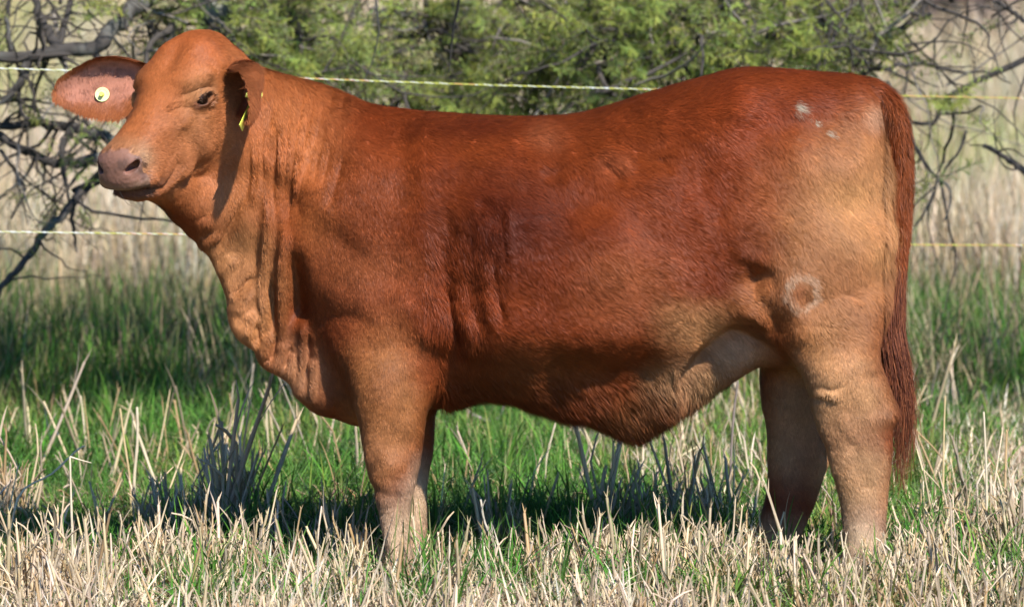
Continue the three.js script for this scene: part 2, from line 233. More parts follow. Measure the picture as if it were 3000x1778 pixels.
function htap(f, x, y) { const u = clamp((x - hx0) / hs, 0, hW - 1.001), v = clamp((y - hy0) / hs, 0, hH - 1.001), i = u | 0, j = v | 0, a = u - i, b = v - j, n = j * hW + i; return (f[n] * (1 - a) + f[n + 1] * a) * (1 - b) + (f[n + hW] * (1 - a) + f[n + hW + 1] * a) * b; }
const EYEC = [0.186, -0.036, 0.090], EYE_R = 0.0215;
const g2 = (a, b, ra, rb) => Math.exp(-(a * a) / (ra * ra) - (b * b) / (rb * rb));
const hLines = { mouth: [[.50, -.124], [.475, -.130], [.45, -.138], [.42, -.148], [.392, -.160], [.375, -.164]], cheek: [[.318, -.128], [.335, -.142], [.365, -.156], [.39, -.164]], jaw: [[.345, -.196], [.32, -.196], [.27, -.19], [.22, -.18]], tear: [[.232, -.03], [.262, -.026], [.285, -.026]], brow: [[.12, .0], [.15, .012], [.19, .014], [.22, .006]], lid: [[.145, -.036], [.16, -.02], [.185, -.011], [.215, -.008], [.24, -.012]], bag: [[.16, -.068], [.19, -.07], [.225, -.058]] };
const ridge = (u, v, l, w) => { const d = segDistT(u, v, l) / w; return Math.exp(-d * d) * Math.min(1, sstep(-0.05, 0.25, segT), sstep(1.05, 0.75, segT)); };
function headField(u, v, w) {
  const d = htap(hD, u, v), T = htap(hT, u, v), R = htap(hR, u, v), s = Math.max(0, 1 - d / R), aw = Math.abs(w), q = aw / T;
  let f = (Math.pow(Math.pow(s, 2.2) + Math.pow(q, 2.2), 1 / 2.2) - 1) * Math.min(R, T);
  if (f > 0.05 || f < -0.05) return f;
  const side = sstep(0.015, 0.045, aw);
  f += 0.008 * sstep(0.0, 0.02, aw + .02) * ridge(u, v, hLines.mouth, 0.006) + side * (0.008 * ridge(u, v, hLines.cheek, 0.0095) + 0.005 * ridge(u, v, hLines.jaw, 0.016) + 0.006 * ridge(u, v, hLines.tear, 0.006) - 0.007 * ridge(u, v, hLines.brow, 0.018) + 0.004 * ridge(u, v, hLines.lid, 0.006) + 0.003 * ridge(u, v, hLines.bag, 0.010));
  f += 0.010 * g2(u - .15, w - .006, .05, .024) * sstep(-.02, .02, v) + 0.004 * g2(u - .3, aw - .045, .05, .02) * sstep(-.06, -.02, v);   // hollow of the forehead, sides of the nose
  f -= 0.006 * g2(u - .10, aw - .045, .05, .03) * sstep(-.02, .02, v) + 0.004 * g2(u - .03, w, .03, .03) * sstep(0, .03, v);
  f -= side * (0.008 * g2(u - .13, v + .13, .06, .055) + 0.006 * g2(u - .275, v + .055, .035, .018) + 0.006 * g2(u - .30, v + .175, .04, .018));   // cheek, cheekbone, jaw pad
  f += side * 0.006 * g2(u - .07, v + .06, .03, .03);
  f -= 0.005 * g2(u - .435, v + .062, .02, .018) * side + 0.005 * g2(u - .43, v + .118, .025, .018) * side;                            // nostril wing, lip
  if (u > .42) f += 0.0007 * noise(u * 170, v * 170, w * 170);   // grain of the nose leather
  // eye socket with lids
  const eu = (u - EYEC[0]) * .97 + (v - EYEC[1]) * .22, ev = -(u - EYEC[0]) * .22 + (v - EYEC[1]) * .97, e = Math.hypot(eu / 0.0262, ev / 0.0128), near = sstep(.06, .08, aw);
  f -= near * 0.0052 * Math.exp(-(((e - 1.25) / 0.3) ** 2));
  if (e < 1.3 && aw > .05) f = -smin(-f, -(1 - e) * 0.018, 0.003);
  // nostrils: a slanted comma let into the corner of the nose pad
  const nu = u - .447, nv = v + .072, nw = aw - .046, na = nw * .9 + nv * .42, nb = nv * .9 - nw * .42, ne = Math.hypot(na / .020, (nb - 9 * na * na) / .009, nu / .026);
  f = -smin(-f, -(1 - ne) * 0.009, 0.005);
  return f;
}
const toHead = (x, y, z) => { const a = x - HO.x, b = y - HO.y, c = z - HO.z; return [a * HU.x + b * HU.y + c * HU.z, a * HV.x + b * HV.y + c * HV.z, a * HW.x + c * HW.z]; };
const fromHead = (u, v, w) => V3(HO.x + HU.x * u + HV.x * v + HW.x * w, HO.y + HU.y * u + HV.y * v, HO.z + HU.z * u + HV.z * v + HW.z * w);
const throat = [[fromHead(.40, -.150, 0), .036], [fromHead(.33, -.172, -.005), .052], [at(560, 585, .09), .06], [at(620, 640, .03), .062]];
function throatField(x, y, z) {
  let best = 1;
  for (let i = 0; i < 3; i++) { const [a, ra] = throat[i], [b, rb] = throat[i + 1], bx = b.x - a.x, by = b.y - a.y, bz = b.z - a.z, wx = x - a.x, wy = y - a.y, wz = z - a.z, t = clamp((wx * bx + wy * by + wz * bz) / (bx * bx + by * by + bz * bz), 0, 1), d = Math.hypot(wx - t * bx, wy - t * by, wz - t * bz) - lerp(ra, rb, t); best = i ? smin(best, d, .03) : d; }
  return best;
}
function bodyField(x, y, z) {
  let f = trunkField(x, y, z);
  if (y < 0.85) {
    for (let i = 0; i < 4; i++) f = smin(f, legField(legs[i], x, y, z), 0.06);
  }
  const az = Math.abs(z - bend(x));
  if (Math.abs(f) < 0.05) f -= tap(fB, x, y) * sstep(0.0, 0.03, az);
  if (x > 0.7) f = smin(f, tailField(x, y, z), 0.012);
  if (x < -0.55) { if (y < 1.25) f = smin(f, throatField(x, y, z), 0.03); const h = toHead(x, y, z); if (h[0] > -.13 && h[0] < .56 && h[1] > -.30 && h[1] < .12) f = smin(f, headField(h[0], h[1], h[2]), 0.04 * sstep(.34, .1, h[0]) + 0.002); }
  return f;
}
// surface nets over the blocks near the skin
function mesh(field, lo, hi, cell) {
  const B = 8, nb = [0, 1, 2].map(k => Math.ceil((hi[k] - lo[k]) / (cell * B))), N = nb.map(n => n * B + 1), at3 = (i, j, k) => (k * N[1] + j) * N[0] + i;
  const val = new Float32Array(N[0] * N[1] * N[2]).fill(NaN), near = cell * B * 0.87 + 0.045, active = [];
  for (let c = 0; c < nb[2]; c++) for (let b = 0; b < nb[1]; b++) for (let a = 0; a < nb[0]; a++) {
    const v = field(lo[0] + (a + .5) * B * cell, lo[1] + (b + .5) * B * cell, lo[2] + (c + .5) * B * cell);
    if (Math.abs(v) > near) continue;
    active.push([a, b, c]);
    for (let k = 0; k <= B; k++) for (let j = 0; j <= B; j++) for (let i = 0; i <= B; i++) { const n = at3(a * B + i, b * B + j, c * B + k); if (val[n] !== val[n]) val[n] = field(lo[0] + (a * B + i) * cell, lo[1] + (b * B + j) * cell, lo[2] + (c * B + k) * cell); }
  }
  const pos = [], ids = new Int32Array(N[0] * N[1] * N[2]).fill(-1), idx = [], off = [[0, 0, 0], [1, 0, 0], [0, 1, 0], [1, 1, 0], [0, 0, 1], [1, 0, 1], [0, 1, 1], [1, 1, 1]], E = [[0, 1], [2, 3], [4, 5], [6, 7], [0, 2], [1, 3], [4, 6], [5, 7], [0, 4], [1, 5], [2, 6], [3, 7]], cellsOf = [];
  const q = new Float32Array(8);
  for (const [a, b, c] of active) for (let k = c * B; k < c * B + B; k++) for (let j = b * B; j < b * B + B; j++) for (let i = a * B; i < a * B + B; i++) {
    let m = 0; for (let s = 0; s < 8; s++) { q[s] = val[at3(i + off[s][0], j + off[s][1], k + off[s][2])]; if (q[s] < 0) m |= 1 << s; }
    if (m === 0 || m === 255) continue;
    let x = 0, y = 0, z = 0, n = 0;
    for (const [s, e] of E) if ((q[s] < 0) !== (q[e] < 0)) { const t = q[s] / (q[s] - q[e]); x += lerp(off[s][0], off[e][0], t); y += lerp(off[s][1], off[e][1], t); z += lerp(off[s][2], off[e][2], t); n++; }
    ids[at3(i, j, k)] = pos.length / 3; cellsOf.push(i, j, k); pos.push(lo[0] + (i + x / n) * cell, lo[1] + (j + y / n) * cell, lo[2] + (k + z / n) * cell);
  }
  const quad = (a, b, c, d, flip) => { if (a < 0 || b < 0 || c < 0 || d < 0) return; flip ? idx.push(a, c, b, a, d, c) : idx.push(a, b, c, a, c, d); };
  for (let n = 0; n < cellsOf.length; n += 3) {
    const i = cellsOf[n], j = cellsOf[n + 1], k = cellsOf[n + 2], v = val[at3(i, j, k)], g = (a, b, c) => (a < 0 || b < 0 || c < 0) ? -1 : ids[at3(a, b, c)];
    const vx = val[at3(i + 1, j, k)], vy = val[at3(i, j + 1, k)], vz = val[at3(i, j, k + 1)];
    if ((v < 0) !== (vx < 0)) quad(g(i, j - 1, k - 1), g(i, j, k - 1), g(i, j, k), g(i, j - 1, k), v >= 0);
    if ((v < 0) !== (vy < 0)) quad(g(i - 1, j, k - 1), g(i - 1, j, k), g(i, j, k), g(i, j, k - 1), v >= 0);
    if ((v < 0) !== (vz < 0)) quad(g(i - 1, j - 1, k), g(i, j - 1, k), g(i, j, k), g(i - 1, j, k), v >= 0);
  }
  const nor = new Float32Array(pos.length), h = 0.0022;
  for (let n = 0; n < pos.length; n += 3) {
    const x = pos[n], y = pos[n + 1], z = pos[n + 2]; let a = field(x + h, y, z) - field(x - h, y, z), b = field(x, y + h, z) - field(x, y - h, z), c = field(x, y, z + h) - field(x, y, z - h); const l = Math.hypot(a, b, c) || 1;
    nor[n] = a / l; nor[n + 1] = b / l; nor[n + 2] = c / l;
  }
  return { pos, nor, idx };
}
const hide = mesh(bodyField, [-1.24, -0.012, -0.36], [1.06, 1.47, 0.46], 0.0045);
// ---- ears: curved sheets of skin with thickness, laid between two rims and a spine
function earSheet(rimA, spine, rimB, thick, na, nb) {
  const A = smoothLine(rimA, na), S = smoothLine(spine, na), Bm = smoothLine(rimB, na), P = [], grid = [];
  for (let i = 0; i <= na; i++) for (let j = 0; j <= nb; j++) {
    const t = j / nb, a = (1 - t) * (1 - t), b = 2 * t * (1 - t), c = t * t, ctrl = S[i].clone().multiplyScalar(2).addScaledVector(A[i], -.5).addScaledVector(Bm[i], -.5);
    P.push(A[i].clone().multiplyScalar(a).addScaledVector(ctrl, b).addScaledVector(Bm[i], c));
  }
  const W = nb + 1, Nn = P.map((p, n) => { const i = n / W | 0, j = n % W, u = P[Math.min(i + 1, na) * W + j].clone().sub(P[Math.max(i - 1, 0) * W + j]), v = P[i * W + Math.min(j + 1, nb)].clone().sub(P[i * W + Math.max(j - 1, 0)]); return u.cross(v).normalize(); });
  const pos = [], nor = [], idx = [], face = [];
  for (const s of [1, -1]) P.forEach((p, n) => {
    const i = n / W | 0, j = n % W, edge = Math.min(1, Math.sqrt(Math.min(j, nb - j) / 2.5 + .02), Math.sqrt((na - i) / 3 + .02)), q = p.clone().addScaledVector(Nn[n], s * thick * .5 * (.25 + .75 * edge));
    pos.push(q.x, q.y, q.z); nor.push(Nn[n].x * s, Nn[n].y * s, Nn[n].z * s); face.push(s, i / na, j / nb);
  });
  const K = P.length;
  for (let i = 0; i < na; i++) for (let j = 0; j < nb; j++) { const a = i * W + j, b = a + 1, c = a + W, d = c + 1; idx.push(a, c, b, b, c, d, K + a, K + b, K + c, K + b, K + d, K + c); }
  const rim = []; for (let i = 0; i <= na; i++) rim.push(i * W); for (let j = 1; j <= nb; j++) rim.push(na * W + j); for (let i = na - 1; i >= 0; i--) rim.push(i * W + nb);
  for (let i = 0; i + 1 < rim.length; i++) { const a = rim[i], b = rim[i + 1]; idx.push(a, b, K + a, b, K + b, K + a); }
  return { pos, nor, idx, face };
}
const farEar = earSheet(
  [at(425, 190, -.012), at(370, 172, -.026), at(322, 167, -.034), at(268, 176, -.048), at(215, 203, -.065), at(178, 230, -.076), at(160, 262, -.084)],
  [at(430, 218, -.045), at(378, 212, -.058), at(330, 212, -.067), at(280, 222, -.076), at(228, 244, -.084), at(185, 261, -.087), at(158, 275, -.087)],
  [at(425, 300, -.012), at(380, 330, -.022), at(338, 344, -.036), at(290, 340, -.05), at(238, 325, -.068), at(192, 306, -.08), at(165, 288, -.086)], .007, 34, 20);
const nearEar = earSheet(
  [at(662, 204, .12), at(682, 198, .17), at(703, 205, .225), at(718, 228, .265), at(728, 256, .295), at(732, 300, .32), at(732, 335, .33), at(727, 358, .332)],
  [at(690, 192, .085), at(738, 195, .125), at(761, 213, .165), at(763, 242, .2), at(758, 272, .24), at(754, 305, .275), at(746, 335, .305), at(731, 362, .33)],
  [at(660, 290, .085), at(680, 304, .11), at(698, 316, .135), at(710, 327, .17), at(718, 336, .21), at(721, 345, .25), at(723, 353, .295), at(725, 361, .328)], .0075, 34, 20);
// ---- coat colours, placed on the animal where the photo shows them
const toPhoto = (x, y, z) => { const dy = y - EYE, dz = DIST - z, b = dy * CP + dz * SP, c = dz * CP - dy * SP; return [1500 + FOCAL * x / c, 889 - FOCAL * b / c]; };
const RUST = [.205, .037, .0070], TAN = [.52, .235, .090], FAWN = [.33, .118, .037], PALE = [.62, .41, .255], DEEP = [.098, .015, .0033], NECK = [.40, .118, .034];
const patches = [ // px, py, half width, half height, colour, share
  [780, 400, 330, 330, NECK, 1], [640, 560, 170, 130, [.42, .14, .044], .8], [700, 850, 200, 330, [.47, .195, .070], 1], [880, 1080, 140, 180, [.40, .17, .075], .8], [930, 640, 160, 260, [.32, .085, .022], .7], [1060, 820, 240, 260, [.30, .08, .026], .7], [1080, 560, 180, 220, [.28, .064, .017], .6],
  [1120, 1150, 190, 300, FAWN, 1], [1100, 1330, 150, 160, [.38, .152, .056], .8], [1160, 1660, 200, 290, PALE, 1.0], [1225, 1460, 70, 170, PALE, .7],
  [1470, 640, 260, 240, DEEP, .8], [1360, 380, 300, 60, DEEP, .5], [1650, 620, 130, 200, DEEP, .3], [1560, 1090, 380, 130, [.2, .056, .016], .7], [1850, 1200, 210, 110, [.2, .065, .021], .8], [1600, 400, 90, 60, [.30, .075, .026], .6], [1800, 460, 80, 60, [.29, .072, .025], .5],  // lower belly brown: dark hair, with some underside shade painted into the colour
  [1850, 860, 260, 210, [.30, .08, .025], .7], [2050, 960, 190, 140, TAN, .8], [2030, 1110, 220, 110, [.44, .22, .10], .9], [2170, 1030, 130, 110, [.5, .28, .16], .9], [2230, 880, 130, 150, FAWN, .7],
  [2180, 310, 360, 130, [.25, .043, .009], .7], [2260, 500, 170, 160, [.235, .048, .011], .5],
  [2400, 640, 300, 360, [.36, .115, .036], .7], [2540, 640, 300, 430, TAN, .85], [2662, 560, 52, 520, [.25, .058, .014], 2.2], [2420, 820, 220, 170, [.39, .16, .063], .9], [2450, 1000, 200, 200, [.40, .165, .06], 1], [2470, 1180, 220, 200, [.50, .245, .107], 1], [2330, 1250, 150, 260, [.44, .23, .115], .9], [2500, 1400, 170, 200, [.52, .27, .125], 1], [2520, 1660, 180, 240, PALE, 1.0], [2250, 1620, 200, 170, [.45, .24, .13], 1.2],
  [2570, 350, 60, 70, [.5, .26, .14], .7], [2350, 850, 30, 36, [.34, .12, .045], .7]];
const mudSpots = []; { const r = seeded(5); for (const [x, y, a, b] of [[2337, 308, 19, 7], [2345, 318, 11, 4], [2352, 313, 10, 4], [2335, 332, 6, 3], [2366, 336, 4, 3], [2378, 340, 5, 3], [2393, 356, 7, 4], [2402, 360, 5, 3], [2428, 388, 7, 6], [2440, 390, 8, 3], [2434, 378, 5, 3], [2333, 400, 4, 5]]) mudSpots.push([x, y, a, b, r() * 3]); }
function coat(x, y, z, out) {
  const [px, py] = toPhoto(x, y, z); let r = RUST[0], g = RUST[1], b = RUST[2];
  const wx = px + 34 * fbm(x * 9, y * 9, 1), wy = py + 34 * fbm(x * 9, y * 9, 8);
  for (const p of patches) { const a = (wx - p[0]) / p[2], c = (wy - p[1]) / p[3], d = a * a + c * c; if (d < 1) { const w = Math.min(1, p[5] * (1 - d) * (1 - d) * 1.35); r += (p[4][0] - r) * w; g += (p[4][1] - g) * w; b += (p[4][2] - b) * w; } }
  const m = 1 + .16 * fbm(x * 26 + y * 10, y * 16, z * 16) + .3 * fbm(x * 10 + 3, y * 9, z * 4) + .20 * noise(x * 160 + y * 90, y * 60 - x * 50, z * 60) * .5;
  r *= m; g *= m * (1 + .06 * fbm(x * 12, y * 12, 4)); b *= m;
  if (z > 0.05) {
    const ring = Math.hypot((px - 2351) / 43, (py - 853) / 50), s = ring * (1 + .06 * Math.cos(5 * Math.atan2(py - 853, px - 2351) + 1)), k = Math.exp(-(((s - 1) / .16) ** 2)) * (.82 + .18 * noise(px * .09, py * .09, 2)); r = lerp(r, .62, k * .9); g = lerp(g, .40, k * .9); b = lerp(b, .25, k * .9);
    if (px > 2300 && px < 2470 && py > 280 && py < 420) for (const q of mudSpots) { const a = px - q[0], c = py - q[1], u = (a * .94 + c * .34) / q[2], v = (-a * .34 + c * .94) / q[3], d = u * u + v * v + .6 * noise(px * .22, py * .22, q[4]); if (d < 1) { r = .42; g = .34; b = .24; } }
  }
  out[0] = r; out[1] = g; out[2] = b; out[3] = px; out[4] = py; return out;
}
// the head's markings, in its own frame; returns how bare the skin is (1 = nose leather)
function headCoat(u, v, w, o) {
  const aw = Math.abs(w), mix = (c, k) => { o[0] = lerp(o[0], c[0], k); o[1] = lerp(o[1], c[1], k); o[2] = lerp(o[2], c[2], k); };
  mix([.385, .115, .034], sstep(-.1, .0, u));
  mix([.32, .075, .018], .7 * g2(u - .06, v - .05, .09, .06) * sstep(-.02, .03, v));
  mix([.46, .215, .088], .8 * g2(u - .19, v + .02, .05, .036) * sstep(.05, .08, aw)); mix([.43, .18, .07], .6 * g2(u - .24, v + .08, .06, .05) * sstep(.03, .06, aw));
  mix([.42, .15, .055], .7 * g2(u - .28, v + .15, .14, .07));
  const e = Math.hypot((u - EYEC[0]) / .028, (v - EYEC[1]) / .0165); mix([.07, .035, .025], .95 * Math.exp(-(((e - .82) / .26) ** 2)) * sstep(.06, .08, aw)); mix([.5, .2, .15], .8 * g2(u - .212, v + .036, .008, .006) * sstep(.06, .08, aw));
  mix([.43, .26, .14], .75 * g2(u - .425, v + .06, .04, .035));                                                 // pale ring above the nose
  const pad = sstep(.43, .442, u + .012 * noise(u * 60, v * 60, w * 60)) * sstep(-.142, -.134, v) * sstep(.082, .07, aw);
  mix([.21, .10, .068], pad); mix([.10, .055, .04], pad * sstep(-.1, .35, fbm(u * 34, v * 34, w * 34)) * .75); mix([.17, .095, .06], pad * sstep(-.098, -.112, v + .008 * noise(u * 70, v * 70, w * 70)) * .85);
  mix([.085, .055, .045], .85 * g2(u - .43, v + .137, .05, .011) + 0); mix([.12, .07, .05], .7 * g2(u - .445, v + .155, .03, .014));
  const nu = u - .447, nv = v + .072, nw = aw - .046, na = nw * .9 + nv * .42, nb = nv * .9 - nw * .42, ne = Math.hypot(na / .020, (nb - 9 * na * na) / .009, nu / .026);
  mix([.30, .12, .10], .8 * sstep(1.1, .75, ne));
  return pad;
}
const hideMat = M({ vertexColors: true, roughness: .65, specularIntensity: .4 }, true), wetMat = M({ vertexColors: true, roughness: .55, clearcoat: .12, clearcoatRoughness: .1, specularIntensity: .4 }, true);
const heifer = new THREE.Group();
const skin = { pos: [], nor: [], col: [], idx: [], wet: [], bare: [] };
{
  const o = [0, 0, 0, 0, 0], n = hide.pos.length / 3; skin.pos = hide.pos; skin.nor = Array.from(hide.nor);
  for (let i = 0; i < n; i++) {
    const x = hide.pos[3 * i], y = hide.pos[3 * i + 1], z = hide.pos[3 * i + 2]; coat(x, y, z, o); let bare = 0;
    if (x < -.6) { const h = toHead(x, y, z), k = sstep(-.1, 0, h[0]); if (h[0] > -.1 && h[0] < .55 && h[1] > -.27 && Math.abs(h[2]) < .13) { const keep = o.slice(0, 3); bare = headCoat(h[0], h[1], h[2], o); const inHead = sstep(-.275, -.2, h[1]) * k; for (let c = 0; c < 3; c++) o[c] = lerp(keep[c], o[c], inHead); } }
    const m = y < .06 ? 1 : 0; if (m) { o[0] = lerp(.09, o[0], sstep(.035, .06, y)); o[1] = lerp(.07, o[1], sstep(.035, .06, y)); o[2] = lerp(.055, o[2], sstep(.035, .06, y)); }
    skin.col.push(o[0], o[1], o[2]); skin.bare.push(bare > .5 ? 1 : y < .04 ? 1 : 0);
  }
  for (let f = 0; f < hide.idx.length; f += 3) { const a = hide.idx[f], b = hide.idx[f + 1], c = hide.idx[f + 2]; (skin.bare[a] && skin.pos[3 * a + 1] > .5 ? skin.wet : skin.idx).push(a, b, c); }
  const addEar = (e, inner) => {
    const base = skin.pos.length / 3;
    for (let i = 0; i < e.pos.length / 3; i++) {
      const s = e.face[3 * i], t = e.face[3 * i + 1], q = e.face[3 * i + 2], x = e.pos[3 * i], y = e.pos[3 * i + 1], z = e.pos[3 * i + 2], rim = Math.min(q, 1 - q, (1 - t) * .8), nn = 1 + .25 * fbm(x * 60, y * 60, z * 60);
      skin.pos.push(x, y, z); skin.nor.push(e.nor[3 * i], e.nor[3 * i + 1], e.nor[3 * i + 2]); const isIn = s === inner, k = isIn ? sstep(.06, .2, rim + .05 * noise(x * 50, y * 50, z * 50)) : 0;
      skin.col.push(lerp(.33, .40, k) * nn, lerp(.10, .165, k) * nn, lerp(.034, .105, k) * nn); skin.bare.push(isIn && rim > .14 ? 1 : 0);
    }
    for (const v of e.idx) skin.idx.push(v + base);
  };
  addEar(farEar, 1); addEar(nearEar, -1);
  const g = geoFrom(skin.pos, skin.idx.concat(skin.wet), skin.col, skin.nor);
  g.addGroup(0, skin.idx.length, 0); g.addGroup(skin.idx.length, skin.wet.length, 1);
  part(heifer, 'body', new THREE.Mesh(g, [hideMat, wetMat]));
}
// ---- fur: tufts of short hairs lying along the coat
function tuftGeometry(seed, hairs, lift, spreadX, spreadZ, wide) {
  const r = seeded(seed), pos = [], nor = [], idx = [];
  for (let h = 0; h < hairs; h++) {
    const x0 = (r() - .5) * spreadX, z0 = (r() - .5) * spreadZ, a = (r() - .5) * .7, L = .7 + r() * .6, w = wide * (.6 + .8 * r()), up = lift * (.5 + r()), dx = Math.cos(a) * L, dz = Math.sin(a) * L, b = pos.length / 3, cv = (r() - .5) * .3;
    pos.push(x0, -.03, z0 - w, x0, -.03, z0 + w, x0 + dx * .55, up * .75, z0 + dz * .55 + cv * .2 - w * .7, x0 + dx * .55, up * .75, z0 + dz * .55 + cv * .2 + w * .7, x0 + dx, up, z0 + dz + cv * .3);
    const t = (r() - .5) * .5; for (let k = 0; k < 5; k++) nor.push(-.25, .92, t); idx.push(b, b + 1, b + 2, b + 1, b + 3, b + 2, b + 2, b + 3, b + 4);
  }
  return geoFrom(pos, idx, null, nor);
}
const furMat = M({ roughness: .55, specularIntensity: .35, color: 0xffffff, side: THREE.DoubleSide }, true);
function hairFlow(x, y, z, px, py, h, out) {   // which way the hair lies, how long it is and how far it stands off
  let dx = .78, dy = -.62, dz = 0, len = .0125, up = 1;
  if (h) { const c = sstep(.1, .0, h[0]); dx = -HU.x + HV.x * (h[1] + .05) * 4; dy = -HU.y * .7 + (h[1] + .03) * 5 - .1; dz = -HU.z * .6; len = .0085; dx = lerp(dx, .5, c * .6); dy = lerp(dy, -.7, c); }
  else if (py > 1080 && px > 1300 && px < 2190 && y > .36) { const k = sstep(1080, 1180, py); dx = .55; dy = -.85; len = lerp(.016, .034, k); up = lerp(1.2, 2.2, k); }
  else if (px < 960) { const k = sstep(960, 860, px); dx = lerp(.5, .16, k); dy = -1; len = .0105; up = .8; }
  else if (py > 1000 && (px > 2200 || px < 1290)) { dx = .12; dy = -1; len = .0095; up = .9; }
  else if (px > 2250) { dx = .5; dy = -.85; if (py < 320) { dx = .95; dy = -.25; } len = .012; }
  else if (px < 1250) { dx = .42; dy = -.9; len = .0115; }
  else { const k = sstep(330, 420, py); dx = lerp(.97, .74, k); dy = lerp(-.15, -.67, k); len = .0135; { const q = sstep(1510, 1400, px + 60 * fbm(x * 9, y * 9, 2)) * sstep(560, 720, py); dx = lerp(dx, .3, q); dy = lerp(dy, -.95, q); len = lerp(len, .021, q); } }
  if (x > .92 && py < 950 && px > 2590) { dx = .25; dy = -1; len = .022; up = 1.5; }
  if (py < 330 && px > 680 && y > 1.1) { len += .003; }
  const sw = .55 * fbm(x * 6, y * 6, 3) + .35 * noise(x * 28, y * 28, z * 20), cs = Math.cos(sw), sn2 = Math.sin(sw);
  out[0] = dx * cs - dy * sn2; out[1] = dx * sn2 + dy * cs; out[2] = dz; out[3] = len; out[4] = up;
}
{
  const R = seeded(77), variants = [0, 1, 2, 3].map(k => tuftGeometry(31 + k, 11, .2, 1.25, 1.5, .038)), COUNT = 150000, tri = skin.idx, cum = new Float64Array(tri.length / 3); let tot = 0;
  const P = skin.pos, A = V3(), Bv = V3(), C = V3();
  for (let f = 0; f < cum.length; f++) {
    const a = tri[3 * f] * 3, b = tri[3 * f + 1] * 3, c = tri[3 * f + 2] * 3; A.set(P[b] - P[a], P[b + 1] - P[a + 1], P[b + 2] - P[a + 2]); Bv.set(P[c] - P[a], P[c + 1] - P[a + 1], P[c + 2] - P[a + 2]); C.crossVectors(A, Bv);
    const z = P[a + 2], seen = skin.nor[a + 2] > -.25 ? 1 : .25, px = P[a] < -.62 ? 2.2 : 1; tot += C.length() * seen * px * (skin.bare[tri[3 * f]] ? (P[a + 1] > .3 ? .12 : 0) : 1); cum[f] = tot;
  }
  const lists = variants.map(() => ({ m: [], c: [] })), m4 = new THREE.Matrix4(), X = V3(), N = V3(), Z = V3(), o = [0, 0, 0, 0, 0], w = [0, 0, 0, 0, 0];
  for (let i = 0; i < COUNT; i++) {
    const q = R() * tot; let lo = 0, hi = cum.length - 1; while (lo < hi) { const m = lo + hi >> 1; cum[m] < q ? lo = m + 1 : hi = m; }
    const a = tri[3 * lo], b = tri[3 * lo + 1], c = tri[3 * lo + 2]; let s = R(), t = R(); if (s + t > 1) { s = 1 - s; t = 1 - t; }
    const mixv = (arr, k) => arr[3 * a + k] * (1 - s - t) + arr[3 * b + k] * s + arr[3 * c + k] * t, x = mixv(P, 0), y = mixv(P, 1), z = mixv(P, 2); N.set(mixv(skin.nor, 0), mixv(skin.nor, 1), mixv(skin.nor, 2)).normalize();
    const pp = toPhoto(x, y, z); let h = null; if (x < -.62) { h = toHead(x, y, z); if (h[0] < -.03 || h[1] < -.24 || Math.abs(h[2]) > .125) h = null; if (h && (Math.hypot((h[0] - EYEC[0]) / .027, (h[1] - EYEC[1]) / .0145) < 1.15 && Math.abs(h[2]) > .06)) continue; }
    hairFlow(x, y, z, pp[0], pp[1], h, w); X.set(w[0], w[1], w[2]); X.addScaledVector(N, -X.dot(N)); if (X.lengthSq() < 1e-4) X.set(1, 0, 0); X.normalize(); Z.crossVectors(X, N).normalize();
    let len = w[3] * (.75 + R() * .65), up = w[4] * (.6 + R() * .7); const wd = .0125;
    m4.set(X.x * len, N.x * len * up, Z.x * wd, x, X.y * len, N.y * len * up, Z.y * wd, y, X.z * len, N.z * len * up, Z.z * wd, z, 0, 0, 0, 1);
    const L = lists[i % 4], br = .66 + .62 * R() * R() + .2 * R(); L.m.push(...m4.elements); L.c.push(mixv(skin.col, 0) * br, mixv(skin.col, 1) * br, mixv(skin.col, 2) * br);
  }
  lists.forEach((L, k) => {
    const n = L.m.length / 16, im = new THREE.InstancedMesh(variants[k], furMat, n); im.instanceMatrix.array.set(L.m); im.instanceColor = new THREE.InstancedBufferAttribute(new Float32Array(L.c), 3);
    part(heifer, 'fur', im, null, 'stuff');
  });
}
// ---- eyes with lids' lashes
const lashMat = M({ color: rgb(.10, .045, .02), roughness: .6 });
for (const s of [1, -1]) {
  const eye = part(heifer, 'eye', new THREE.SphereGeometry(EYE_R, 40, 28), M({ color: rgb(.012, .006, .004), roughness: .12, specularIntensity: .55 }, true));
  eye.position.copy(fromHead(EYEC[0], EYEC[1], s * (EYEC[2] - .001)));
  const r = seeded(3 + s), strands = [];
  for (let k = 0; k < 26; k++) { const t = (k + r() * .8) / 26, u = EYEC[0] - .02 + t * .042, v = EYEC[1] + .0095 * Math.sin(Math.PI * (.1 + .8 * t)) + .003, q = .6 + .7 * r(), a = fromHead(u, v, s * (EYEC[2] + .0165)), b = fromHead(u + (t - .5) * .006, v + .0005, s * (EYEC[2] + .0165 + .006 * q)), c = fromHead(u + (t - .5) * .010 + .003 * (r() - .5), v - .0035 * q, s * (EYEC[2] + .0165 + .009 * q)); strands.push(limb([a, b, c], [.00035, .00028, .0001], 3)); }
  part(eye, 'eyelash', mergeGeometries(strands), lashMat).position.copy(eye.position).multiplyScalar(-1);
}
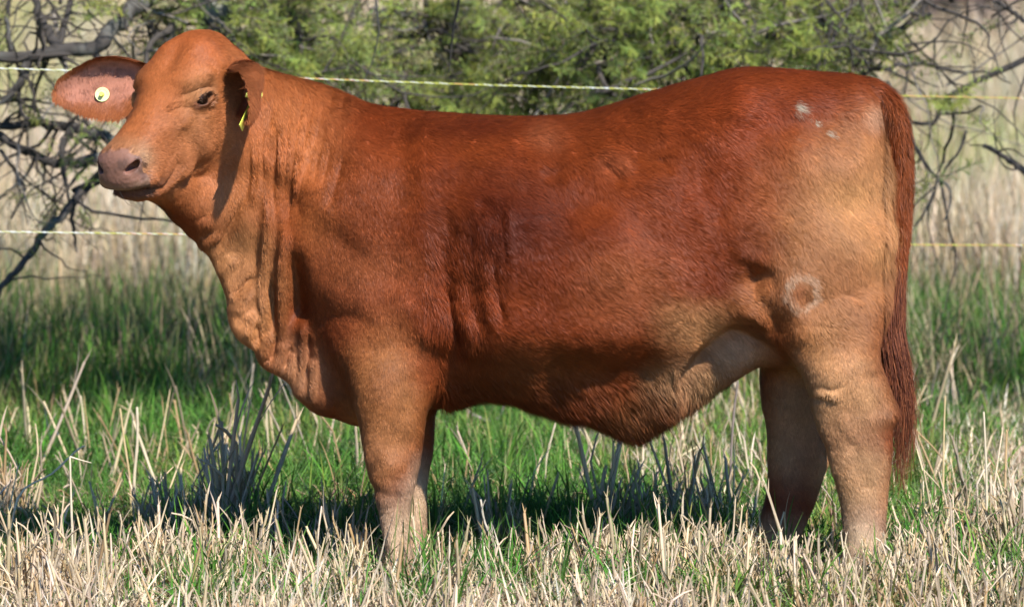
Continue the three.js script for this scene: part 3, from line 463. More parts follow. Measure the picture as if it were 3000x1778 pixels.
// ---- tail switch: long hairs hanging from the end of the tail
{
  const r = seeded(21), geos = [], dark = [.13, .034, .015], light = [.30, .095, .037];
  const mid = smoothLine([at(2634, 640, .012), at(2625, 760, .012), at(2613, 870, .012), at(2612, 990, .012), at(2630, 1100, .01), at(2640, 1210, .008), at(2634, 1320, .006), at(2628, 1450, .004)], 60);
  for (let k = 0; k < 1500; k++) {
    const t0 = Math.pow(r(), 1.2) * .62, L = .22 + r() * .34, t1 = Math.min(1 - .22 * r() * r(), t0 + L), n = 7, pts = [], rad = [], q = r() * 6.283, rr = .004 + .022 * Math.sqrt(r()), out = (r() - .35) * .05 * (t0 > .3 ? 1 : .4), wav = r() * 6;
    for (let i = 0; i <= n; i++) { const t = lerp(t0, t1, i / n), p = mid[Math.round(t * 60)].clone(), wd = rr * (1 + .5 * Math.sin(t * 3)) * (t > .8 ? 1 - (t - .8) * 2.4 : 1); p.x += Math.cos(q) * wd * .95 + out * (i / n) ** 2 + .003 * Math.sin(wav + t * 22); p.z += Math.sin(q) * wd * .8; p.y += (r() - .5) * .003; pts.push(p); rad.push(.0008 * (1 - .7 * i / n)); }
    const m = Math.pow(r(), 1.6), sh = .7 + .6 * r(), c = [0, 1, 2].map(i => lerp(dark[i], light[i], m) * sh); geos.push(limb(pts, rad, 3, c));
  }
  part(heifer, 'tail_switch', mergeGeometries(geos), M({ vertexColors: true, roughness: .45 }));
}
// ---- a long chin whisker
part(heifer, 'whisker', limb(smoothLine([at(349, 562, .33), at(372, 597, .34), at(396, 607, .342)], 8), [.0009, .0009, .0008, .0008, .0007, .0006, .0005, .0004, .0002], 4), M({ color: rgb(.16, .11, .07), roughness: .5 }));
top(heifer, 'heifer', 'red-brown heifer with a loose dewlap standing side-on in the stubble', 'cow');
// ------------------------------------------------------------------ ground
const height = (x, z) => { const r = Math.max(0, -z - 9), k = r * r / (r + 14); return 0.094 * k * (1 + .08 * fbm(x * .03, z * .03, 2)) + .018 * fbm(x * .9, z * .9, 5) * sstep(.6, 2.2, Math.abs(z) + Math.abs(x) * .3) + .05 * fbm(x * .2, z * .2, 7) * sstep(3, 8, -z); };
function litterTexture() {   // straw crumbs and soil, a patch of 1.2 m
  const n = 1024, c = document.createElement('canvas'); c.width = c.height = n; const g = c.getContext('2d'), r = seeded(9);
  g.fillStyle = 'rgb(112,96,72)'; g.fillRect(0, 0, n, n);
  for (let i = 0; i < 9000; i++) {
    const x = r() * n, y = r() * n, a = r() * 6.283, L = 8 + r() * 60, w = 1 + r() * 4, t = r(), v = 70 + r() * 170;
    g.strokeStyle = t < .62 ? `rgb(${v | 0},${v * .86 | 0},${v * .64 | 0})` : t < .8 ? `rgb(${v * .42 | 0},${v * .6 | 0},${v * .22 | 0})` : `rgb(${v * .4 | 0},${v * .33 | 0},${v * .26 | 0})`; g.lineWidth = w;
    for (const ox of [0, -n, n]) for (const oy of [0, -n, n]) { if (x + ox < -70 || x + ox > n + 70 || y + oy < -70 || y + oy > n + 70) continue; g.beginPath(); g.moveTo(x + ox, y + oy); g.lineTo(x + ox + Math.cos(a) * L, y + oy + Math.sin(a) * L); g.stroke(); }
  }
  const t = new THREE.CanvasTexture(c); t.colorSpace = THREE.SRGBColorSpace; t.wrapS = t.wrapT = THREE.RepeatWrapping; t.anisotropy = 8; return t;
}
{
  const xs = [], zs = []; for (let i = -70; i <= 70; i++) xs.push(Math.sign(i) * (Math.abs(i) * .09 + Math.pow(Math.abs(i) / 70, 3.2) * 190)); for (let j = 0; j <= 210; j++) zs.push(16 - j * .16 - Math.pow(j / 210, 3) * 280);
  const pos = [], col = [], uv = [], idx = [], W = xs.length;
  for (const z of zs) for (const x of xs) {
    pos.push(x, height(x, z), z); uv.push(x / 1.2, z / 1.2); const dry = sstep(-6, -12, z + 1.5 * fbm(x * .3, z * .3, 1)), gr = sstep(-.1, .35, fbm(x * .45, z * .3, 3)), near = sstep(-1.2, .1, z + .5 * fbm(x, z, 4)), m = 1 + .3 * fbm(x * .5, z * .5, 6);
    const a = [lerp(lerp(.42, .30, gr), lerp(1.15, .85, gr * .6), dry), lerp(lerp(.50, .52, gr), lerp(1.05, .92, gr * .6), dry), lerp(.28, lerp(.85, .6, gr * .6), dry)]; col.push(lerp(a[0], .95, near) * m, lerp(a[1], .9, near) * m, lerp(a[2], .8, near) * m);
  }
  for (let j = 0; j < zs.length - 1; j++) for (let i = 0; i < W - 1; i++) { const a = j * W + i; idx.push(a, a + 1, a + W, a + 1, a + W + 1, a + W); }
  const g = geoFrom(pos, idx, col); g.setAttribute('uv', new THREE.Float32BufferAttribute(uv, 2)); if (g.attributes.normal.getY(0) < 0) { const ix = g.index.array; for (let k = 0; k < ix.length; k += 3) { const t = ix[k + 1]; ix[k + 1] = ix[k + 2]; ix[k + 2] = t; } g.computeVertexNormals(); }
  top(new THREE.Mesh(g, M({ map: litterTexture(), vertexColors: true, roughness: .95 })), 'ground', null, null, null, 'structure');
}
// the patch of ground that the photo shows at a pixel
function ground(px, py) { const a = (px - 1500) / FOCAL, b = (889 - py) / FOCAL, dy = b * CP - SP, dz = -CP - b * SP; let t = -EYE / dy; for (let i = 0; i < 12; i++) t = (height(a * t, DIST + dz * t) - EYE) / dy; return V3(a * t, EYE + dy * t, DIST + dz * t); }
// ------------------------------------------------------------------ grass blades and stalks
function bladeInto(pos, idx, col, r, x, z, L, w, lean, droop, dir, c, segs = 4) {
  const b = pos.length / 3, cx = Math.cos(dir), cz = Math.sin(dir), tw = (r() - .5) * 1.2, sx = Math.cos(dir + 1.57 + tw), sz = Math.sin(dir + 1.57 + tw); let X = 0, Y = 0, a = lean;
  for (let i = 0; i <= segs; i++) {
    const t = i / segs, ww = w * (i === segs ? .08 : 1 - .55 * t * t);
    pos.push(x + cx * X - sx * ww, Y, z + cz * X - sz * ww, x + cx * X + sx * ww, Y, z + cz * X + sz * ww); const k = 1; col.push(c[0] * k, c[1] * k, c[2] * k, c[0] * k, c[1] * k, c[2] * k);
    X += Math.sin(a) * L / segs; Y += Math.cos(a) * L / segs; a += droop / segs;
    if (i < segs) idx.push(b + 2 * i, b + 2 * i + 2, b + 2 * i + 1, b + 2 * i + 1, b + 2 * i + 2, b + 2 * i + 3);
  }
}
function clump(seed, o) {
  const r = seeded(seed), pos = [], idx = [], col = [];
  for (let k = 0; k < o.n; k++) { const q = r() * 6.283, d = o.rad * Math.sqrt(r()), c = o.colours[Math.floor(r() * o.colours.length)], m = .75 + .5 * r(); bladeInto(pos, idx, col, r, Math.cos(q) * d, Math.sin(q) * d, o.len * (.45 + .75 * r()), o.w * (.6 + .7 * r()), o.lean * r(), o.droop * (r() * 1.2 - .1), r() * 6.283, [c[0] * m, c[1] * m, c[2] * m], o.segs); }
  return geoFrom(pos, idx, col);
}
const grassMat = M({ vertexColors: true, roughness: 1, specularIntensity: .5, transmission: .3, thickness: 0, side: THREE.DoubleSide }, true), dryMat = M({ vertexColors: true, roughness: .75, side: THREE.DoubleSide });
function scatter(name, geos, mat, spots, label, category) {   // spots: [x, z, scale, turn, tint, stretch, tilt x, tilt z]
  const holder = new THREE.Group(), e = new THREE.Euler(), qn = new THREE.Quaternion(), m4 = new THREE.Matrix4();
  geos.forEach((g, k) => {
    const mine = spots.filter((_, i) => i % geos.length === k), im = new THREE.InstancedMesh(g, mat, mine.length), cols = new Float32Array(mine.length * 3);
    mine.forEach((s, i) => { e.set(s[6] || 0, s[3], s[7] || 0, 'XZY'); qn.setFromEuler(e); m4.compose(V3(s[0], height(s[0], s[1]) - .004 + (s[8] || 0), s[1]), qn, V3(s[2], s[2] * (s[5] || 1), s[2])); im.setMatrixAt(i, m4); const t = s[4]; cols.set(t, i * 3); });
    im.instanceColor = new THREE.InstancedBufferAttribute(cols, 3); part(holder, name, im, null, 'stuff');
  });
  return top(holder, name, label, category, null, 'stuff');
}
const GREEN = [[.060, .19, .018], [.080, .235, .020], [.045, .15, .016], [.125, .26, .030], [.095, .20, .030]], STRAW = [[.54, .42, .27], [.48, .38, .25], [.58, .48, .33], [.42, .31, .20], [.50, .43, .31]];
{
  const r = seeded(101), tone = (a = .75, b = .5) => { const m = a + b * r(); return [m * (.9 + .25 * r()), m, m * (.85 + .3 * r())]; };
  // green grass behind and between the stubble
  const green = [1, 2, 3, 4, 5].map(k => clump(200 + k, { n: 22, rad: .05, len: .19, w: .0026, lean: .7, droop: 2.3, colours: k === 4 ? [...GREEN, [.34, .30, .15], [.30, .32, .10]] : GREEN, segs: 5 })), sp = [];
  while (sp.length < 13500) {
    const z = .9 - Math.pow(r(), .8) * 7.4, x = (r() * 2 - 1) * (2.2 + (.9 - z) * .18), d = z > -.35 ? .5 + .6 * fbm(x * 1.4, z * 1.4, 3) : .42 + 1.7 * fbm(x * .9, z * .7, 21) - .45 * sstep(1.0, 1.7, x) * sstep(-.6, -1.4, z) * sstep(-3.4, -2.6, z) + .5 * sstep(.5, -.2, x), low = sstep(-.7, -1.1, x) * sstep(-2.6, -1.8, z);
    if (r() > d) continue; { const t = tone(.62, .6), yl = sstep(-.1, .4, fbm(x * 2.2, z * 1.6, 61)) * (.4 + .6 * r()); t[0] *= 1 + 1.1 * yl; t[1] *= 1 + .12 * yl; t[2] *= 1 + .8 * yl; sp.push([x, z, (.45 + .75 * r()) * (z < -4 ? 1.35 : 1) * (1 - .45 * low), r() * 6.283, t, .65 + .6 * r()]); }
  }
  scatter('green_grass', green, grassMat, sp, 'soft bright green grass growing behind and through the stubble', 'grass');
  // broad-leaved low weeds in the left shade
  // dead matted grass between the green
  const dead = [1, 2, 3, 4].map(k => clump(220 + k, { n: 20, rad: .07, len: .13, w: .0024, lean: 1.1, droop: 1.2, colours: [...STRAW, [.36, .28, .18]], segs: 4 })), dd = [];
  while (dd.length < 4600) { const z = 1 - r() * 6.4, x = (r() * 2 - 1) * (2.2 + (.9 - z) * .18), d = .35 - 1.2 * fbm(x * .9, z * .7, 21) + .35 * sstep(1.0, 1.7, x) - .8 * sstep(.5, -.2, x) * sstep(-.3, -.8, z); if (r() < d) dd.push([x, z, .6 + .7 * r(), r() * 6.283, tone(.7, .5), .6 + .6 * r()]); }
  scatter('dead_grass', dead, dryMat, dd, 'matted pale dead grass showing between the green patches', 'grass');
  // mixed taller growth under the trees
  const mixed = [1, 2, 3, 4].map(k => clump(240 + k, { n: 26, rad: .08, len: .42, w: .0034, lean: .35, droop: 1.1, colours: k % 2 ? [...GREEN, [.2, .2, .09]] : [[.3, .24, .13], [.36, .29, .17], [.16, .2, .07], [.42, .33, .2]], segs: 5 })), ms = [];
  while (ms.length < 3400) { const z = -4.2 - r() * 5.6, x = (r() * 2 - 1) * (3 - z * .22); if (r() < .5 + .8 * fbm(x * .7, z * .7, 31)) ms.push([x, z, .55 + .6 * r(), r() * 6.283, tone(.7, .5)]); }
  scatter('undergrowth', mixed, grassMat, ms, 'rank green and brown grass in the shade of the thorn trees', 'grass');
  // tall dry grass of the far field
  const dry = [1, 2, 3, 4, 5].map(k => clump(270 + k, { n: 30, rad: .14, len: .72, w: .0042, lean: .28, droop: .7, colours: k === 5 ? [[.2, .24, .08], [.26, .26, .11], [.4, .34, .18]] : [...STRAW, [.42, .33, .2]], segs: 4 })), ds = [];
  while (ds.length < 15000) { const D = 17.2 + Math.pow(r(), 1.35) * 62, x = (r() * 2 - 1) * (2.6 + D * .19), z = DIST - D; const gk = fbm(x * .25, z * .12, 44); if (r() < .75 + gk) ds.push([x, z, .5 + .65 * r(), r() * 6.283, gk < -.12 ? [.72 + .2 * r(), .85 + .2 * r(), .5 + .2 * r()] : tone(.8, .4)]); }
  scatter('dry_grass', dry, dryMat, ds, 'pale tall dry grass filling the field behind the trees', 'grass');
}
// cut stalks: jointed straws with split tops, loose sheaths and broken ends
function stalk(seed, o = {}) {
  const r = seeded(seed), H = o.h ?? .11 + r() * .12, rad = o.rad ?? .0017 + r() * .0026, geos = [], bent = o.bent ?? r() < .12, n = 6, pts = [], rr = [], lx = (r() - .5) * .12 * H, lz = (r() - .5) * .12 * H, c0 = [.60, .475, .295], tip = V3();
  const cAt = t => { const k = .93 + (r() - .5) * .25; return [c0[0] * k, c0[1] * k, c0[2] * k * (.9 + .2 * r())]; };
  const top1 = bent ? .55 + .25 * r() : 1;
  for (let i = 0; i <= n; i++) { const t = i / n * top1; pts.push(V3(lx * t * t, H * t - .01, lz * t * t)); rr.push(rad * (1.1 - .25 * t) * (i === 2 || i === 4 ? 1.25 : 1)); }
  geos.push(limb(pts, rr, 5, t => cAt(t))); tip.copy(pts[n]);
  if (bent) { const a = r() * 6.283, dn = r() < .5 ? .5 + r() * .8 : -.4 - r() * .8, L = H * (.2 + .25 * r()), e = tip.clone().add(V3(Math.cos(a) * L * .7, -dn * L, Math.sin(a) * L * .7)); geos.push(limb([tip, tip.clone().lerp(e, .5).add(V3(0, .004, 0)), e], [rad * .95, rad * .85, rad * .6], 4, t => cAt(.7))); }
  else for (let k = 0; k < 3; k++) { const a = r() * 6.283, s = .006 + r() * .02; geos.push(limb([tip, tip.clone().add(V3(Math.cos(a) * s * .4, s, Math.sin(a) * s * .4))], [rad * .7, rad * .12], 3, t => cAt(1))); }
  const leaves = r() < .4 ? 1 : 0;
  for (let k = 0; k < leaves; k++) { const pos = [], idx = [], col = [], f = .25 + .5 * r(), p = V3(lx * f * f, H * f, lz * f * f); bladeInto(pos, idx, col, r, 0, 0, .04 + .06 * r(), .002 + .0018 * r(), .12 + .3 * r(), .1 + .5 * r(), r() * 6.283, [.56, .45, .3], 4); const g = geoFrom(pos, idx, col); g.translate(p.x, p.y - .01, p.z); geos.push(g); }
  return mergeGeometries(geos);
}
const strawMat = M({ vertexColors: true, roughness: .62, side: THREE.DoubleSide });
const stalkKinds = Array.from({ length: 14 }, (_, k) => stalk(400 + k));
const feet = [[at(1152, 1720, .14), .05], [at(2490, 1720, .155), .06], [at(2230, 1680, -.13), .055], [at(1205, 1680, -.12), .05]];
const tint = r => { const m = .62 + .5 * r(), g = r(); return g < .1 ? [m * .66, m * .62, m * .60] : g < .24 ? [m * .75, m * .6, m * .45] : [m * (1 + .1 * r()), m, m * (.88 + .25 * r())]; };
{
  const r = seeded(55), sp = [], put = (x, z, s, up, lean) => { for (const [f, d] of feet) if (Math.hypot(x - f.x, z - f.z) < d) return; sp.push([x, z, s, r() * 6.283, tint(r), up, (r() - .5) * lean, (r() - .5) * lean]); };
  // tussocks: [px, py of the foot, spread px, stalks, height]
  for (const [px, py, wd, n, h] of [[620, 1705, 170, 280, .95], [470, 1705, 110, 100, .85], [90, 1770, 120, 200, 1.0], [250, 1800, 90, 110, .9], [560, 1570, 120, 120, .95], [690, 1590, 60, 60, 2.0], [470, 1560, 80, 60, .9], [1640, 1730, 120, 170, .85], [1850, 1715, 170, 260, .9], [2100, 1725, 150, 230, .92], [1960, 1610, 160, 75, 1.15], [1790, 1600, 60, 26, 1.9], [2080, 1600, 110, 40, 1.5], [2300, 1775, 120, 170, .85], [2560, 1785, 140, 190, .85], [2430, 1800, 90, 110, .8], [2850, 1620, 160, 190, 1.15], [2720, 1700, 110, 110, 1.0], [2980, 1660, 120, 120, 1.1], [2800, 1795, 160, 160, .9], [980, 1790, 130, 130, .85], [850, 1770, 90, 70, .8], [1050, 1720, 60, 70, 1.1], [1340, 1790, 90, 60, .8], [1440, 1650, 40, 20, 1.1], [1500, 1640, 55, 40, 1.1], [40, 1540, 60, 60, 1.5], [1750, 1330, 120, 60, 1.1], [2200, 1300, 90, 60, 1.3], [2060, 1320, 90, 50, 1.2], [760, 1900, 330, 200, .75], [1750, 1900, 450, 300, .75], [2600, 1900, 380, 250, .75], [150, 1900, 260, 180, .85]]) {
    const c = ground(px, py), R = wd / 1170 * (DIST - c.z) / 9;
    for (let k = 0; k < n; k++) { const q = r() * 6.283, d = Math.sqrt(r()) * (.7 + .5 * r()); put(c.x + Math.cos(q) * d * R, c.z + Math.sin(q) * d * Math.min(R, .14) * 1.2, (.7 + .5 * r()) * (.6 + .4 * h), h * (.55 + .75 * r() * r()) / (.6 + .4 * h), .7); }
  }
  // loose stalks between and far ones through the green grass
  for (let k = 0; k < 2200; k++) { const z = 1.3 - r() * 1.9, x = (r() * 2 - 1) * 2.1; if (r() < .3 + 1.3 * fbm(x * 2, z * 2, 12)) put(x, z, .6 + .5 * r(), .7 + .5 * r(), .8); }
  for (let k = 0; k < 2600; k++) { const z = -.5 - r() * 5, x = (r() * 2 - 1) * (2 - z * .2); if (r() < .25 + 1.4 * fbm(x * 1.6, z * 1.6, 17)) put(x, z, .7 + .6 * r(), .9 + .7 * r(), .9); }
  scatter('stubble', stalkKinds, strawMat, sp, 'pale cut grass stubble standing in tufts over the foreground', 'stubble');
  // straw lying about
  const lying = Array.from({ length: 6 }, (_, k) => stalk(460 + k, { h: .16 })), ls = [];
  for (let k = 0; k < 6500; k++) { const z = 1.3 - Math.pow(r(), 1.2) * 3, x = (r() * 2 - 1) * 2.3; ls.push([x, z, .35 + .7 * r(), r() * 6.283, tint(r), 1, 1.0 + .6 * r(), (r() - .5) * .6, .004 + .03 * r()]); }
  scatter('straw_litter', lying, strawMat, ls, 'loose broken straw lying on the ground between the tufts', 'straw');
}
// ------------------------------------------------------------------ stalks that stand out one by one
function lone(label, pts, rad, colour, extra) {
  const o = new THREE.Group(), P = pts.map(([a, b, z]) => at(a, b, z)), base = P[0].clone(); base.y = height(base.x, base.z) - .01; P[0].copy(base); const L = smoothLine(P, 14).map(p => p.sub(base)), r = seeded(pts[0][0] | 0);
  part(o, 'stem', limb(L, L.map((_, i) => rad * (1.1 - .35 * i / 14) * (i % 5 === 3 ? 1.25 : 1)), 6, t => { const k = .97 + (r() - .5) * .2; return colour.map(v => v * k); }), strawMat);
  for (const e of extra || []) { const Q = e.map(([a, b, z]) => at(a, b, z).sub(base)); part(o, 'broken_tip', limb(Q.length > 2 ? smoothLine(Q, 6) : Q, (Q.length > 2 ? smoothLine(Q, 6) : Q).map((_, i) => rad * (.85 - .08 * i)), 5, () => colour), strawMat); }
  o.position.copy(base); return top(o, 'dry_stalk', label, 'stalk', 'single dry stalks');
}
const straw = [.60, .49, .33], grey = [.22, .17, .14], amber = [.55, .40, .20];
lone('tall upright dry stalk at the left with a tip broken over to the right', [[208, 1712, .12], [210, 1600, .12], [206, 1450, .12], [203, 1338, .12]], .0032, straw, [[[203, 1338, .12], [235, 1348, .12], [266, 1356, .12]]]);
lone('long dry stalk lying aslant over short grass at the left edge', [[20, 1462, -.75], [60, 1442, -.75], [150, 1388, -.75], [225, 1318, -.75], [247, 1306, -.75]], .003, straw);
lone('amber stalk, left one of two standing tall before the dark shade', [[384, 1440, -1.3], [378, 1400, -1.3], [362, 1290, -1.3], [350, 1196, -1.3]], .0035, amber);
lone('pale thick stalk, right one of two standing tall before the dark shade', [[388, 1440, -1.3], [392, 1400, -1.3], [401, 1290, -1.3], [400, 1192, -1.3]], .0048, straw);
lone('slim amber stalk standing alone beside the end of the tail', [[2764, 1420, -.9], [2766, 1330, -.9], [2768, 1240, -.9], [2771, 1160, -.9]], .0032, amber);
lone('pale stalk with a ragged top near the right edge', [[2894, 1500, -.4], [2892, 1400, -.4], [2888, 1300, -.4], [2884, 1206, -.4]], .0036, straw);
lone('dark weathered stalk under the belly before the hind legs', [[2138, 1420, -1.2], [2144, 1310, -1.2], [2152, 1200, -1.2], [2163, 1115, -1.2]], .004, grey);
lone('pale leaning stalk with a flat cut end below the navel flap', [[1594, 1400, -1.6], [1600, 1350, -1.6], [1614, 1290, -1.6], [1628, 1238, -1.6]], .0036, straw);
lone('forked grey stalk between the front legs and the stubble tufts', [[1466, 1660, .0], [1450, 1600, .0], [1420, 1530, .0], [1408, 1463, .0]], .0034, [.5, .42, .32], [[[1418, 1525, .0], [1412, 1492, .01], [1422, 1464, .02]]]);
lone('arched straw bowed over the grass at the bottom centre', [[1480, 1790, .42], [1530, 1742, .42], [1595, 1706, .42], [1650, 1690, .42], [1712, 1684, .42]], .003, amber);
// ------------------------------------------------------------------ fallen twig on the grass under the belly
{
  const o = new THREE.Group(), base = ground(1500, 1292), z = base.z, r = seeded(8), bark = () => { const k = .7 + .5 * r(); return [.27 * k, .22 * k, .19 * k]; };
  const m = smoothLine([at(1505, 1290, z), at(1475, 1272, z), at(1440, 1240, z + .03), at(1400, 1222, z + .04), at(1372, 1205, z + .02), at(1352, 1180, z)], 20).map(p => p.sub(base)), s = smoothLine([at(1440, 1240, z + .03), at(1462, 1222, z + .05), at(1472, 1200, z + .06), at(1480, 1172, z + .07)], 10).map(p => p.sub(base));
  part(o, 'stem', limb(m, m.map((_, i) => .009 * (1 - .03 * i) * (i % 4 === 2 ? 1.3 : 1)), 7, bark, .2, r), strawMat); part(o, 'side_twig', limb(s, s.map((_, i) => .006 * (1 - .06 * i)), 6, bark, .2, r), strawMat);
  o.position.copy(base); top(o, 'fallen_twig', 'grey forked twig fallen on the green grass under the belly', 'twig');
}
// ------------------------------------------------------------------ fence: two twisted strands of yellow, white and orange cord
function rope(label, pts) {
  const o = new THREE.Group(), c = new THREE.CatmullRomCurve3(pts, false, 'centripetal'), len = c.getLength(), N = Math.round(len / .0034), P = c.getSpacedPoints(N), base = P[0].clone(), pal = [[.46, .45, .07], [.66, .66, .60], [.58, .24, .10]];
  for (let s = 0; s < 3; s++) {
    const L = P.map((p, i) => { const a = i / N * len / .05 * 6.283 + s * 2.094; return V3(p.x - base.x, p.y - base.y + Math.cos(a) * .0013, p.z - base.z + Math.sin(a) * .0013); });
    part(o, 'cord', limb(L, L.map(() => .00115), 5, t => { const w = noise(t * len * 2.2, s * 7.3, 4.4); return s === 0 ? (w > .35 ? pal[2] : pal[0]) : s === 1 ? (w > .1 ? pal[0] : pal[1]) : (w > .05 ? pal[2] : pal[1]); }), M({ vertexColors: true, roughness: .4 }));
  }
  o.position.copy(base); return top(o, 'fence_cord', label, 'fence cord', 'cords of the electric fence');
}
const fz = px => lerp(-1.97, -3.16, px / 3000);
rope('upper twisted yellow and white fence cord, running behind the ears and back', [-3200, 0, 900, 1400, 1960, 2620, 3000, 6200].map((px, i) => at(px, [112, 200, 230, 248, 263, 280, 288, 352][i], fz(px))));
rope('lower twisted yellow and orange fence cord, running behind throat and thigh', [-3200, 0, 300, 560, 1500, 2680, 3000, 6200].map((px, i) => at(px, [650, 679, 683, 687, 702, 717, 719, 756][i], fz(px))));
// ------------------------------------------------------------------ ear tags
{
  const yellow = M({ color: rgb(.78, .80, .13), roughness: .45 }), faded = M({ color: rgb(.80, .82, .36), roughness: .5 }), ink = M({ color: rgb(.10, .10, .05), roughness: .7 });
  const t = new THREE.Group(), c = at(298, 277, -.058); t.position.copy(c);
  const disc = part(t, 'disc', new THREE.CylinderGeometry(.0175, .0185, .0035, 40), faded), stud = part(t, 'stud', new THREE.CylinderGeometry(.0052, .0062, .013, 20), yellow); stud.position.y = .007;
  const tr = new THREE.Mesh(new THREE.TorusGeometry(.0172, .0014, 8, 40), faded); tr.rotation.x = Math.PI / 2; tr.position.y = .0012; part(disc, 'rim', tr);
  const r = seeded(6), marks = []; for (let k = 0; k < 10; k++) { const a = -1.9 + k * .28, g = new THREE.BoxGeometry(.0011, .0004, .0019 + .0006 * r()); g.rotateY((r() - .5) * .6); g.translate(0, .002, -.0128); g.rotateY(-a - 1.1); marks.push(g); } part(disc, 'lettering', mergeGeometries(marks), ink);
  const n = V3(-.12, .16, 1).normalize(); t.quaternion.setFromUnitVectors(V3(0, 1, 0), n); top(t, 'ear_tag', 'round pale yellow button tag in the pink outspread far ear', 'ear tag', 'ear tags of the heifer');
  // flag tag hanging in the near ear, seen almost edge-on: stud at the back, square nub at the front, long flag below
  const f = new THREE.Group(), o = at(728, 280, .275); f.position.copy(o); const P = (px, py, z) => at(px, py, z).sub(o);
  const slab = (pts, th, dir) => { const g = [], ix = [], n = pts.length; for (const s of [.5, -.5]) for (const p of pts) g.push(p.x + dir.x * th * s, p.y + dir.y * th * s, p.z + dir.z * th * s); for (let i = 1; i + 1 < n; i++) { ix.push(0, i, i + 1, n, n + i + 1, n + i); } for (let i = 0; i < n; i++) { const j = (i + 1) % n; ix.push(i, i + n, j, j, i + n, j + n); } return geoFrom(g, ix).toNonIndexed(); };
  const fin = g => { g.computeVertexNormals(); return g; };
  const face = V3(-.75, -.05, .62).normalize(), A = P(731, 298, .286), B1 = P(726, 314, .288), B2 = P(731, 313, .270), C1 = P(700, 366, .312), C2 = P(709, 384, .284);
  part(f, 'flag', fin(slab([A, B1, C1, C2, B2], .0022, face)), yellow);
  const lines = []; for (let k = 0; k < 4; k++) { const a = .16 + k * .2, p = B1.clone().lerp(B2, a).lerp(C1.clone().lerp(C2, a), .12 + .1 * (k % 2)), q = B1.clone().lerp(B2, a + .09).lerp(C1.clone().lerp(C2, a + .05), .93), d = B2.clone().sub(B1).normalize().multiplyScalar(.0022); lines.push(slab([p.clone().sub(d), p.clone().add(d), q.clone().add(d), q.clone().sub(d)].map(v => v.addScaledVector(face, .0013)), .0006, face)); } part(f.children[0], 'lettering', fin(mergeGeometries(lines)), ink);
  part(f, 'neck', limb([P(730, 276, .278), A], [.003, .0035], 8), yellow);
  const nub = new THREE.Mesh(new THREE.CylinderGeometry(.006, .0062, .012, 18), yellow); nub.position.copy(P(726, 279, .30)); nub.rotation.set(.3, .2, 1.3); part(f, 'nub', nub);
  const back = new THREE.Mesh(new THREE.CylinderGeometry(.0135, .0135, .003, 30), yellow); back.position.copy(P(760, 283, .235)); back.rotation.set(.1, .35, 1.25); part(f, 'back_disc', back); part(f, 'pin', limb([P(727, 279, .298), P(758, 283, .238)], [.0022, .0022], 8), yellow);
  top(f, 'ear_tag', 'yellow flag tag with dark lettering hanging from the drooping near ear', 'ear tag', 'ear tags of the heifer');
}
// ------------------------------------------------------------------ thorn trees behind the fence
function sprig(seed) {   // a twig of feathery leaves about 0.24 m long, growing along +y
  const r = seeded(seed), pos = [], idx = [], col = [], nor = [], twig = []; const pts = []; let p = V3(0, 0, 0), d = V3((r() - .5) * .3, 1, (r() - .5) * .3).normalize();
  for (let i = 0; i <= 6; i++) { pts.push(p.clone()); d.add(V3((r() - .5) * .45, -.03, (r() - .5) * .45)).normalize(); p.addScaledVector(d, .04); }
  twig.push(limb(pts, pts.map((_, i) => .0026 * (1 - .12 * i)), 4)); for (let k = 1; k < 6; k++) { const a = r() * 6.283, e = pts[k].clone().add(V3(Math.cos(a) * .02, .008, Math.sin(a) * .02)); twig.push(limb([pts[k], e], [.0009, .0002], 3)); }
  const leaf = (c, ax, side, L, w, cc) => { const b = pos.length / 3, n = V3().crossVectors(side, ax).normalize(); for (const [s, t] of [[-.5, 0], [.5, 0], [.5, 1], [-.5, 1]]) { pos.push(c.x + side.x * s * w + ax.x * t * L, c.y + side.y * s * w + ax.y * t * L, c.z + side.z * s * w + ax.z * t * L); col.push(...cc); nor.push(n.x, n.y, n.z); } idx.push(b, b + 1, b + 2, b, b + 2, b + 3); };
  for (let k = 0; k < 22; k++) {
    const t = .08 + .92 * (k + r() * .6) / 22.6, q = Math.min(5, t * 6 | 0), o = pts[q].clone().lerp(pts[q + 1], t * 6 - q), a = k * 2.4 + r() * .6, ax = V3(Math.cos(a), .35 + r() * .5, Math.sin(a)).normalize(), sd = V3().crossVectors(ax, V3(r() - .5, 1, r() - .5)).normalize(), L = .034 + .032 * r(), m = .7 + .5 * r(), y = r(), cc = [(.21 + .12 * y) * m, (.30 + .05 * y) * m, (.042 + .02 * r()) * m];
    for (let j = 0; j < 9; j++) { const f = (j + .5) / 9, c = o.clone().addScaledVector(ax, L * f); c.y -= .01 * f * f; for (const s of [1, -1]) leaf(c, sd.clone().multiplyScalar(s).addScaledVector(ax, .5).normalize(), ax, .0068 * (1 - .5 * Math.abs(f - .4)), .0026, cc); }
  }
  return { leaves: geoFrom(pos, idx, col, nor), twig: mergeGeometries(twig) };
}
const sprigs = [0, 1, 2, 3].map(k => sprig(600 + k)), leafMat = M({ vertexColors: true, roughness: 1, transmission: .38, thickness: 0, side: THREE.DoubleSide }, true), twigMat = M({ color: rgb(.16, .115, .085), roughness: .85 }), barkMat = M({ vertexColors: true, roughness: .92 });
const barkTone = (r, lichen = .25) => { const s = r() * 50; return (t, q, p) => { const n = fbm(p.x * 9 + q * 2 + s, p.y * 9, p.z * 9), k = .75 + .5 * r(), w = sstep(.12, .3, n) * lichen; return [lerp(.042 * k, .34, w), lerp(.035 * k, .34, w), lerp(.031 * k, .30, w)]; }; };
